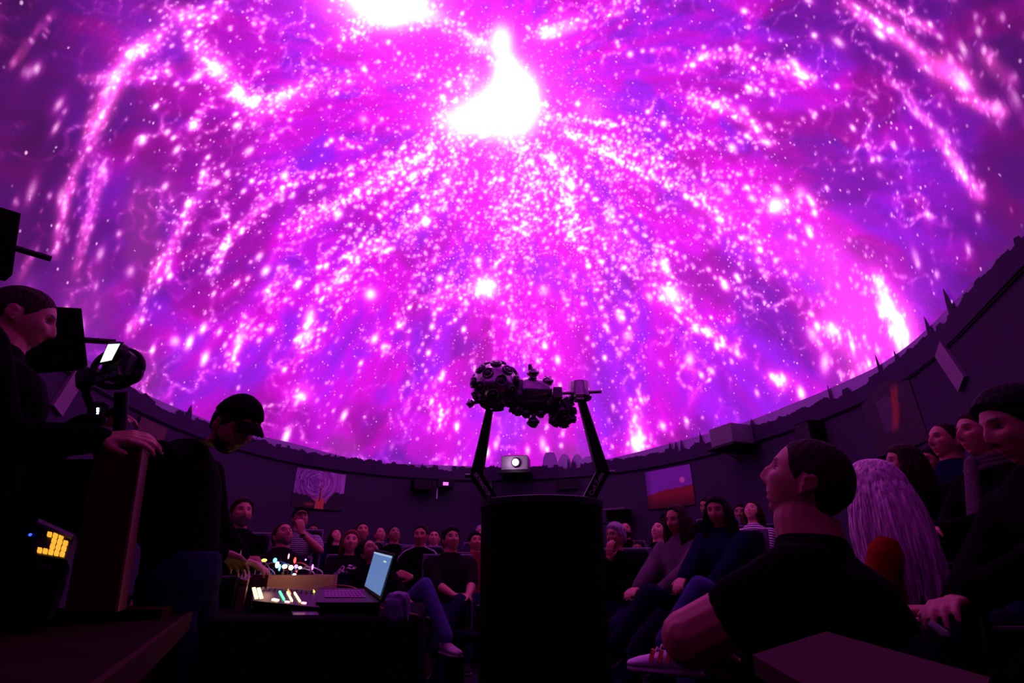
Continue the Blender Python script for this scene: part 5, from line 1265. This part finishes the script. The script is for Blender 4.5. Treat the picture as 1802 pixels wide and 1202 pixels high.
b = Buf(); prism(b, [WH(60, 1000, .84)[:2] * 0 + W(62, 990, 1.42)[:2], W(116, 990, 1.38)[:2], W(128, 990, 1.5)[:2], W(72, 990, 1.52)[:2]], .83, .92); put('stand', b, M['black_matte'], pc)
for i in range(5):
    for j in range(4):
        if (j == 3 and i < 1) or (j in (1, 2) and i < 2) or (j == 3 and i == 4): continue
        u0, v0 = .12 + i * .165, .06 + j * .20
        qq = [blend(q, u0, v0), blend(q, u0 + .12, v0), blend(q, u0 + .12, v0 + .14), blend(q, u0, v0 + .14)]
        n = unit(np.cross(q[1] - q[0], q[3] - q[0])); b = Buf(); slab(b, [p + n * .005 for p in qq], .006); put('pad', b, M['g_orange'], base_)
rk = thing('dark_fill_box', 'tall black box added to darken the space behind the glowing pads', 'rack', W(60, 1000, 1.95))  # added black box, darkens the bright wall gap between operator and lectern
pr = [W(-40, 900, 1.85)[:2], W(150, 900, 1.85)[:2], W(156, 900, 2.15)[:2], W(-40, 900, 2.15)[:2]]
b = Buf(); prism(b, pr, .83, W(60, 800, 1.85)[2]); put('cabinet', b, M['black_matte'], rk)
for k in range(4):
    b = Buf(); box(b, (W(35, 860 + 32 * k, 1.85) * V(1, 0, 0) + V(0, W(35, 900, 1.85)[1] - .008, 1.25 - .1 * k)), (.26, .012, .07), None, .003); put('fill_box_panel', b, M['black'], rk)
b = Buf(); sphere(b, W(53, 941, 1.80), .005); cyl(b, W(53, 941, 1.80), W(53, 941, 1.86), .003, n=8); put('status_light', b, M['g_blue'], rk, smooth=True)

# ------------------------------------------------------------------ table of electronic instruments
TZ = .78
tb = thing('draped_table', 'table under a floor-length black cloth carrying the music gear', 'table', (-1.0, 2.7, 0))
FR = WH(735, 1084, TZ)[:2]; pl = [FR, V(-.50, 3.25), V(-1.80, 3.30), V(-1.12, 2.20)]
pl = [pl[3], pl[0], pl[1], pl[2]]
b = Buf(); prism(b, pl, TZ - .03, TZ - .004); put('tabletop', b, M['black_matte'], tb)
b = Buf(); rng2 = np.random.default_rng(5); ringp = []
for i in range(4):
    a, c = np.array(pl[i]), np.array(pl[(i + 1) % 4]); nseg = 16; e = unit(c - a); nn = V(e[1], -e[0])
    for k in range(nseg): ringp.append((a + (c - a) * k / nseg, nn, k))
v = []; n_ = len(ringp)
for lv, (z, amp) in enumerate(((TZ, 0), (TZ - .012, .008), (TZ - .35, .02), (.01, .04))):
    for i, (p, nn, k) in enumerate(ringp):
        o_ = amp * (1 + .9 * math.sin(i * 2.4 + lv * .3)); q2 = p + nn * (o_ + (.006 if lv else 0)); v.append((q2[0], q2[1], z))
f = [(l * n_ + i, (l + 1) * n_ + i, (l + 1) * n_ + (i + 1) % n_, l * n_ + (i + 1) % n_) for l in range(3) for i in range(n_)] + [tuple(range(n_))]
b.add(v, f); put('tablecloth', b, M['table_cloth'], tb, smooth=False, auto=60)

cs = thing('synth_case', 'pale wooden case of patched synthesizer modules with lit lamps and cables', 'synthesizer', (-1.2, 3.0, TZ))
cF = [W(473, 1012, 2.52), W(592, 1018, 2.50), W(560, 992, 3.02), W(424, 984, 2.98)]
zc_ = .915
pc_ = [V(c[0], c[1]) for c in cF]
def side(nm, a, c, mat='plywood'):
    e = unit(c - a); nn = V(-e[1], e[0]) * .014
    b = Buf(); prism(b, [a, c, c + nn, a + nn], TZ, zc_ + .01); put(nm, b, M[mat], cs)
side('front_board', pc_[0], pc_[1]); side('end_board', pc_[1], pc_[2]); side('back_board', pc_[2], pc_[3], 'wood'); side('end_board', pc_[3], pc_[0], 'wood')
cen = sum(pc_) / 4; inn = [cen + (p - cen) * .93 for p in pc_]
b = Buf(); prism(b, inn, TZ, zc_ - .012); panel = put('module_panel', b, M['black'], cs)
def on_case(u, v, h=0.0):
    q2 = blend(inn, u, v); return V(q2[0], q2[1], zc_ - .012 + h)
for i in range(9):
    for j in range(4):
        if (i * 7 + j * 3) % 5 == 0: continue
        b = Buf(); p = on_case(.07 + i * .107, .12 + j * .24); cyl(b, p, p + V(0, 0, .016), .008, .0065, 10); put('knob', b, M['grey'], panel, auto=40)
def lamp(px, py, Z, r, mat, parent, stretch=(1, 1, 1)):
    b = Buf(); sphere(b, W(px, py, Z), (r * stretch[0], r * stretch[1], r * stretch[2]), nu=10, nv=7); put('indicator_lamp', b, M[mat], parent, smooth=True)
for px, py, Z, r, mt, st in ((465, 986, 2.75, .011, 'g_yellow', (1.4, 1, .7)), (488, 994, 2.7, .012, 'g_white', (.8, 1, 1.3)), (484, 986, 2.72, .010, 'g_cyan', (1, 1, 1.2)), (492, 999, 2.66, .008, 'g_cyan', (.6, 1, 2)), (501, 997, 2.7, .012, 'g_amber', (1.2, 1, .9)), (512, 999, 2.68, .012, 'g_amber', (1, 1, 1)),
                         (519, 986, 2.75, .007, 'g_red', (1, 1, 2.2)), (521, 997, 2.7, .010, 'g_violet', (1, 1, 1)), (528, 999, 2.68, .008, 'g_white', (1.2, 1, .8)), (550, 998, 2.7, .008, 'g_violet', (.6, 1, 1.8)), (518, 1011, 2.56, .007, 'g_white', (1.3, 1, .7)), (528, 1014, 2.55, .006, 'g_white', (1.2, 1, .7)), (451, 997, 2.7, .006, 'g_red', (1.6, 1, .8)), (508, 979, 2.85, .006, 'g_pink', (.7, 1, 2.4)), (522, 1006, 2.62, .004, 'g_red', (1, 1, 1)), (538, 985, 2.8, .005, 'g_violet', (1, 1, 1))):
    lamp(px, py, Z, r, mt, panel, st)
CB = {'c_cyan': (.05, .35, .6), 'c_white': (.6, .5, .6), 'c_yellow': (.5, .4, .1), 'c_red': (.5, .05, .03), 'c_orange': (.6, .16, .03), 'c_black': (.02, .02, .02)}
for k, c in CB.items(): M[k] = material(k, c, .4, vary=.05)
def cable(name, pts, mat, r=.0026, parent=None, label=None, group=None):
    P_ = [np.asarray(p) for p in pts]; out = []
    for i in range(len(P_) - 1):
        p0 = P_[max(i - 1, 0)]; p1 = P_[i]; p2 = P_[i + 1]; p3 = P_[min(i + 2, len(P_) - 1)]
        for t_ in np.linspace(0, 1, 6, endpoint=False):
            out.append(.5 * ((2 * p1) + (-p0 + p2) * t_ + (2 * p0 - 5 * p1 + 4 * p2 - p3) * t_ ** 2 + (-p0 + 3 * p1 - 3 * p2 + p3) * t_ ** 3))
    out.append(P_[-1]); b = Buf(); tube(b, out, r, 6); o = put(name, b, M[mat], parent, smooth=True)
    if label: tag(o, label, 'cable', group)
    return o
for i, (a, c, h, mt, lab) in enumerate(((( .10, .75), (.30, .80), .085, 'c_white', 'pale looping patch cable at the left of the case'), ((.18, .70), (.42, .55), .080, 'c_yellow', 'yellowish patch cable arching over the yellow lamp'), ((.30, .62), (.52, .30), .075, 'c_cyan', 'cyan patch cable arching toward the white lamp'),
                             ((.22, .80), (.50, .45), .088, 'c_cyan', 'second cyan patch cable, arching higher from further left'), ((.55, .70), (.70, .20), .080, 'c_red', 'red patch cable rising in the middle of the case'), ((.60, .60), (.80, .30), .050, 'c_white', 'short pale patch cable right of the amber lamps'),
                             ((.66, .66), (.90, .25), .060, 'c_white', 'pale patch cable nearest the right end of the case'), ((.36, .40), (.62, .60), .045, 'c_black', 'black patch cable between the cyan and red ones'), ((.02, .35), (.2, .3), .05, 'c_white', 'pale patch cable over the left front corner of the case'))):
    p0, p1 = on_case(*a, 0), on_case(*c, 0)
    cable('patch_cable', [p0, p0 + V(0, 0, h * .7), (p0 + p1) / 2 + V(0, 0, h), p1 + V(0, 0, h * .6), p1], mt, .0030, None, lab, 'patch cables on the synth case')
# small second rack of patched gear left of the case
sg = thing('patched_module', 'small dark patched module at the left end of the table with a white lamp', 'synthesizer', W(412, 1000, 2.7))
p = W(408, 1000, 2.62); b = Buf(); box(b, V(p[0], p[1], TZ + .07), (.16, .16, .14), None, .008); put('body', b, M['black'], sg, auto=35)
for px, py, r, mt in ((409, 982, .006, 'g_red'), (413, 988, .007, 'g_amber'), (419, 991, .010, 'g_white')): lamp(px, py, 2.5, r, mt, sg)
for i, (x0, x1, h) in enumerate(((398, 412, 22), (405, 420, 26), (380, 398, 16))):
    p0, p1 = W(x0, 992, 2.55), W(x1, 990, 2.52)
    cable('patch_cable', [p0, p0 + V(0, 0, h * .002), (p0 + p1) / 2 + V(0, 0, h * .003), p1 + V(0, 0, h * .002), p1], 'c_white', .0028, None, ['pale loop of cable over the small module', 'taller pale loop of cable by the white lamp', 'low pale loop of cable beside the musician\'s hand'][i], 'patch cables on the small module')
b = Buf(); q = [W(423, 1019, 2.3), W(436, 1022, 2.3), W(441, 1008, 2.36), W(428, 1003, 2.36)]; slab(b, q, .05); b2 = Buf(); prism(b2, [x[:2] for x in q], TZ, q[0][2] - .03); b.add(b2.verts(), b2.f)
tag(put('effects_box', b, material('red_box', (.12, .03, .05), .5), None), 'dull red effects box left of the wooden case', 'box')
# mixer
mx_ = thing('fader_mixer', 'small black mixer with glowing faders in front of the wooden case', 'mixer', W(500, 1070, 2.3))
q = [W(445, 1057, 2.20), W(562, 1069, 2.12), W(560, 1040, 2.36), W(444, 1034, 2.40)]
b = Buf(); n = slab(b, q, .03); prism(b, [x[:2] for x in q], TZ, [x[2] - .03 for x in q]); body = put('body', b, M['black'], mx_)
def on_mix(px, py):                                                # photo point on the mixer face
    d = np.array([(px - 901) / 901, CP - SP * (601 - py) / 901, SP + CP * (601 - py) / 901]); d = unit(d)
    return EYE + d * (np.dot(q[0] - EYE, n) / np.dot(d, n))
def bar(px0, py0, px1, py1, w_, mat, nm='lit_fader'):
    a, c = on_mix(px0, py0), on_mix(px1, py1); b = Buf(); beam(b, a + n * .003, c + n * .003, w_, w_, .006, hint=n); put(nm, b, M[mat], body)
M['g_fader'] = glow('fader_light', (1, .72, .30), 2.6)
bar(446.5, 1036, 451.5, 1054, .014, 'g_fader'); bar(455, 1036.5, 460, 1054, .014, 'g_fader')
bar(492, 1042, 500, 1057, .007, 'g_green'); bar(505.5, 1043, 514, 1059, .007, 'g_fader'); bar(518, 1044, 528, 1060, .007, 'g_fader'); bar(507, 1039, 511, 1047, .006, 'g_orange')
bar(480, 1056, 489, 1058, .012, 'g_amber', 'lit_button'); bar(502, 1060, 509, 1061, .009, 'g_pink', 'lit_button'); bar(531, 1062, 538, 1063, .009, 'g_pink', 'lit_button'); bar(550, 1040, 553, 1043, .006, 'g_yellow', 'lit_button')
for k in range(10):
    a = on_mix(463 + 9.5 * k, 1038.5 + .5 * k); b = Buf(); cyl(b, a, a + n * .012, .006, n=10); put('knob', b, M['grey'], body, auto=40)
b = Buf(); pq = [WH(516, 1082, TZ + .012), WH(562, 1082, TZ + .012), WH(555, 1074, TZ + .012), WH(512, 1074, TZ + .012)]; slab(b, pq, .012)
tag(put('smartphone', b, material('phone_glass', (.10, .06, .13), .25), None), 'flat phone lying at the front edge below the mixer', 'phone')
# laptop
lp = thing('laptop', 'open laptop with a glowing blue screen turned toward the musician', 'laptop', W(620, 1060, 2.25))
q = [W(556, 1060, 2.16), W(669, 1060, 2.09), W(641, 1036, 2.37), W(560, 1034, 2.42)]
b = Buf(); nl = slab(b, q, .018); base_ = put('base', b, M['black'], lp)
for r_ in range(4):
    for k in range(11):
        u0, v0 = .14 + k * .066, .32 + r_ * .13
        b = Buf(); slab(b, [blend(q, u0, v0) + nl * .002, blend(q, u0 + .054, v0) + nl * .002, blend(q, u0 + .054, v0 + .1) + nl * .002, blend(q, u0, v0 + .1) + nl * .002], .003); put('key', b, M['grey'] if 0 else M['gun'], base_)
b = Buf(); prism(b, [x[:2] for x in q], TZ, [x[2] - .018 for x in q]); put('riser', b, M['black_matte'], lp)
sc = [W(641.5, 1031, 2.36), W(669, 1049, 2.10), W(690.5, 979, 2.14), W(659, 971, 2.40)]
cen = sum(sc) / 4; ns = unit(np.cross(sc[1] - sc[0], sc[3] - sc[0])); 
if np.dot(ns, TOCAM(cen)) < 0: ns = -ns
fr = [cen + (p - cen) * V(1.10, 1.10, 1.16) - ns * .003 for p in sc]
b = Buf(); slab(b, fr if np.dot(np.cross(fr[1] - fr[0], fr[3] - fr[0]), ns) > 0 else fr[::-1], .008); lid = put('lid', b, M['black'], lp)
m = bpy.data.materials.new('laptop_picture'); m.use_nodes = True; N = m.node_tree.nodes; L = m.node_tree.links; P = N['Principled BSDF']; P.inputs['Base Color'].default_value = (.02, .02, .02, 1)
tc = N.new('ShaderNodeTexCoord'); bk_ = N.new('ShaderNodeTexBrick'); bk_.inputs['Scale'].default_value = 9; bk_.inputs['Color1'].default_value = (.07, .17, .42, 1); bk_.inputs['Color2'].default_value = (.10, .20, .50, 1); bk_.inputs['Mortar'].default_value = (.16, .30, .60, 1); bk_.inputs['Mortar Size'].default_value = .03
nz = N.new('ShaderNodeTexNoise'); nz.inputs['Scale'].default_value = 30; L.new(tc.outputs['UV'], nz.inputs['Vector']); L.new(tc.outputs['UV'], bk_.inputs['Vector'])
mxx = N.new('ShaderNodeMix'); mxx.data_type = 'RGBA'; mxx.blend_type = 'MULTIPLY'; mxx.inputs[0].default_value = .5; L.new(bk_.outputs['Color'], mxx.inputs[6]); L.new(nz.outputs['Color'], mxx.inputs[7])
L.new(mxx.outputs[2], P.inputs['Emission Color']); P.inputs['Emission Strength'].default_value = 1.15
b = Buf(); b.add(sc, [(0, 1, 2, 3)]); so = put('screen', b, m, lid); uv = so.data.uv_layers.new(name='UVMap')
for i, c in enumerate(((0, 0), (1, 0), (1, 1.4), (0, 1.4))): uv.data[i].uv = c
qs = [sc[0], sc[1], sc[2], sc[3]]
b = Buf(); e = [blend(qs, 0, .95), blend(qs, 1, .95), blend(qs, 1, 1), blend(qs, 0, 1)]; b.add([p + ns * .001 for p in e], [(0, 1, 2, 3)]); put('menu_bar', b, glow('menu_light', (.30, .42, .66), 1.1), lid)
b = Buf(); e = [blend(qs, .66, .80), blend(qs, .80, .80), blend(qs, .80, .84), blend(qs, .66, .84)]; b.add([p + ns * .001 for p in e], [(0, 1, 2, 3)]); put('menu_bar', b, glow('tab_light', (.5, .75, .55), 1.0), lid)
# crumpled bag at the right corner of the table
b = Buf(); v, f = ICO[4]; c = WH(700, 1070, TZ + .045)
w0 = vnoise(v[:, 0] * 4 + 20, v[:, 1] * 4 + v[:, 2] * 3 + 20, 600) - .5
q2 = np.sign(v) * np.abs(v) ** .55 * (1 + .28 * w0[:, None]) * V(.040, .055, .048); q2[:, 2] = np.maximum(q2[:, 2], -.045); b.add(q2 + c, f)
tag(put('paper_bag', b, material('pale_bag', (.12, .085, .20), .8, bump=.8, bscale=30), None, smooth=True), 'crumpled pale bag on the right corner of the table behind the laptop', 'bag')
cable('power_cable', [W(660, 1062, 2.13), WH(672, 1070, TZ + .006), WH(700, 1076, TZ + .006), FR.tolist() + [TZ + .004]], 'c_orange', .0025, None, 'thin orange cable running from the laptop to the table corner')
cable('power_cable', [W(566, 1034, 2.42), W(585, 1030, 2.44), W(610, 1031, 2.44), W(628, 1036, 2.4)], 'c_orange', .0025, None, 'thin red-orange cable between the wooden case and the laptop')

# ------------------------------------------------------------------ ledge at the lower right
zl = .86; A_, B_, C_ = WH(1324, 1152, zl), WH(1454, 1111, zl), WH(1742, 1192, zl); D_ = A_ + C_ - B_
lg = thing('wooden_ledge', 'reddish wooden ledge end close to the camera at lower right', 'ledge', ((A_[0] + C_[0]) / 2, (A_[1] + C_[1]) / 2, 0))
b = Buf(); prism(b, [A_[:2], D_[:2], C_[:2], B_[:2]], zl - .02, zl); put('top_board', b, M['rail_wood'], lg)
cen = (A_ + C_)[:2] / 2
b = Buf(); prism(b, [cen + (p[:2] - cen) * .9 for p in (A_, D_, C_, B_)], 0, zl - .02); put('side_board', b, M['wood_dark'], lg)

# ------------------------------------------------------------------ clothing details
def detail(P_, name, pts, r, mat, n=8):
    b = Buf(); tube(b, pts, r, n); return put(name, b, mat, P_['root'], smooth=True)
T = PPL['track']
for sx in (-1, 1):
    L0 = lambda x, f, z: T['Sc'] + T['R'] * x * sx * T['s'] + T['D'] * f * T['s'] + T['t'] * z * T['s']
    detail(T, 'piping', [L0(.05, .05, .052), L0(.10, .055, .030), L0(.16, .06, .005), L0(.215, .055, -.05), L0(.23, .05, -.10)], .006, CL['white_cloth'])
S_ = PPL['scarf']; b = Buf()
for k in range(3):
    c = S_['Sc'] + S_['t'] * (.062 - .024 * k); torus(b, c + S_['D'] * .010 * k, unit(S_['t'] + S_['D'] * .35), .062 + .010 * k, .017, 24, 8)
capsule(b, S_['Sc'] + S_['D'] * .10 + S_['t'] * .02, S_['Sc'] + S_['D'] * .135 - S_['t'] * .26, .035, .045, 10, flat=.5)
put('scarf', b, material('loose_scarf', (.045, .022, .03), .9, bump=.6, bscale=40), S_['root'], smooth=True)
for key, side_ in (('bearded', 'LW'), ('cap_man', 'LW'), ('longhair', 'RW')):
    Q = PPL[key]; Wr, hd, pn, E_ = Q[side_]; b = Buf(); torus(b, Wr - hd * .02, hd, .031, .005, 18, 6); box(b, Wr - hd * .02 + pn * .033, (.022, .022, .008), np.stack([hd, np.cross(pn, hd), pn], 1), .002)
    put('wristwatch', b, M['steel'] if key == 'longhair' else M['black'], Q['root'], smooth=False, auto=40)
# near man's raised shoe: three stripes on the side facing the camera
Nn = PPL['near_man']
sh = [o for o in COL.objects if o.parent == Nn['root'] and o.name.startswith('shoe')][1]
an = W(1196, 1138, 2.0); fd = unit(Nn['F'])
fu = V(0, 0, 1); fs = unit(np.cross(fd, fu)); 
if np.dot(fs, TOCAM(an)) < 0: fs = -fs
for k in range(3):
    p = an - fu * .030 + fd * (.035 + .032 * k) + fs * (.043 + .002 * k)
    b = Buf(); beam(b, p + fu * .020 - fd * .010, p - fu * .022 + fd * .008, .015, .015, .008, hint=fs); put('stripe', b, material('orange_stripe', (.85, .16, .10), .5), sh)
b = Buf()
for k in range(5):
    p = an + fd * (.03 + .020 * k) + fu * (.010 - .010 * k); tube(b, [p - fs * .028, p + fu * .012, p + fs * .028], .0035, 6)
put('laces', b, CL['white_cloth'], sh, smooth=True)

lt = bpy.data.lights.new('gear_glow', 'POINT'); lt.energy = .22; lt.color = (1, .55, .25); lt.shadow_soft_size = .03
lo = bpy.data.objects.new('gear_glow', lt); lo.location = W(470, 1022, 2.36); COL.objects.link(lo)
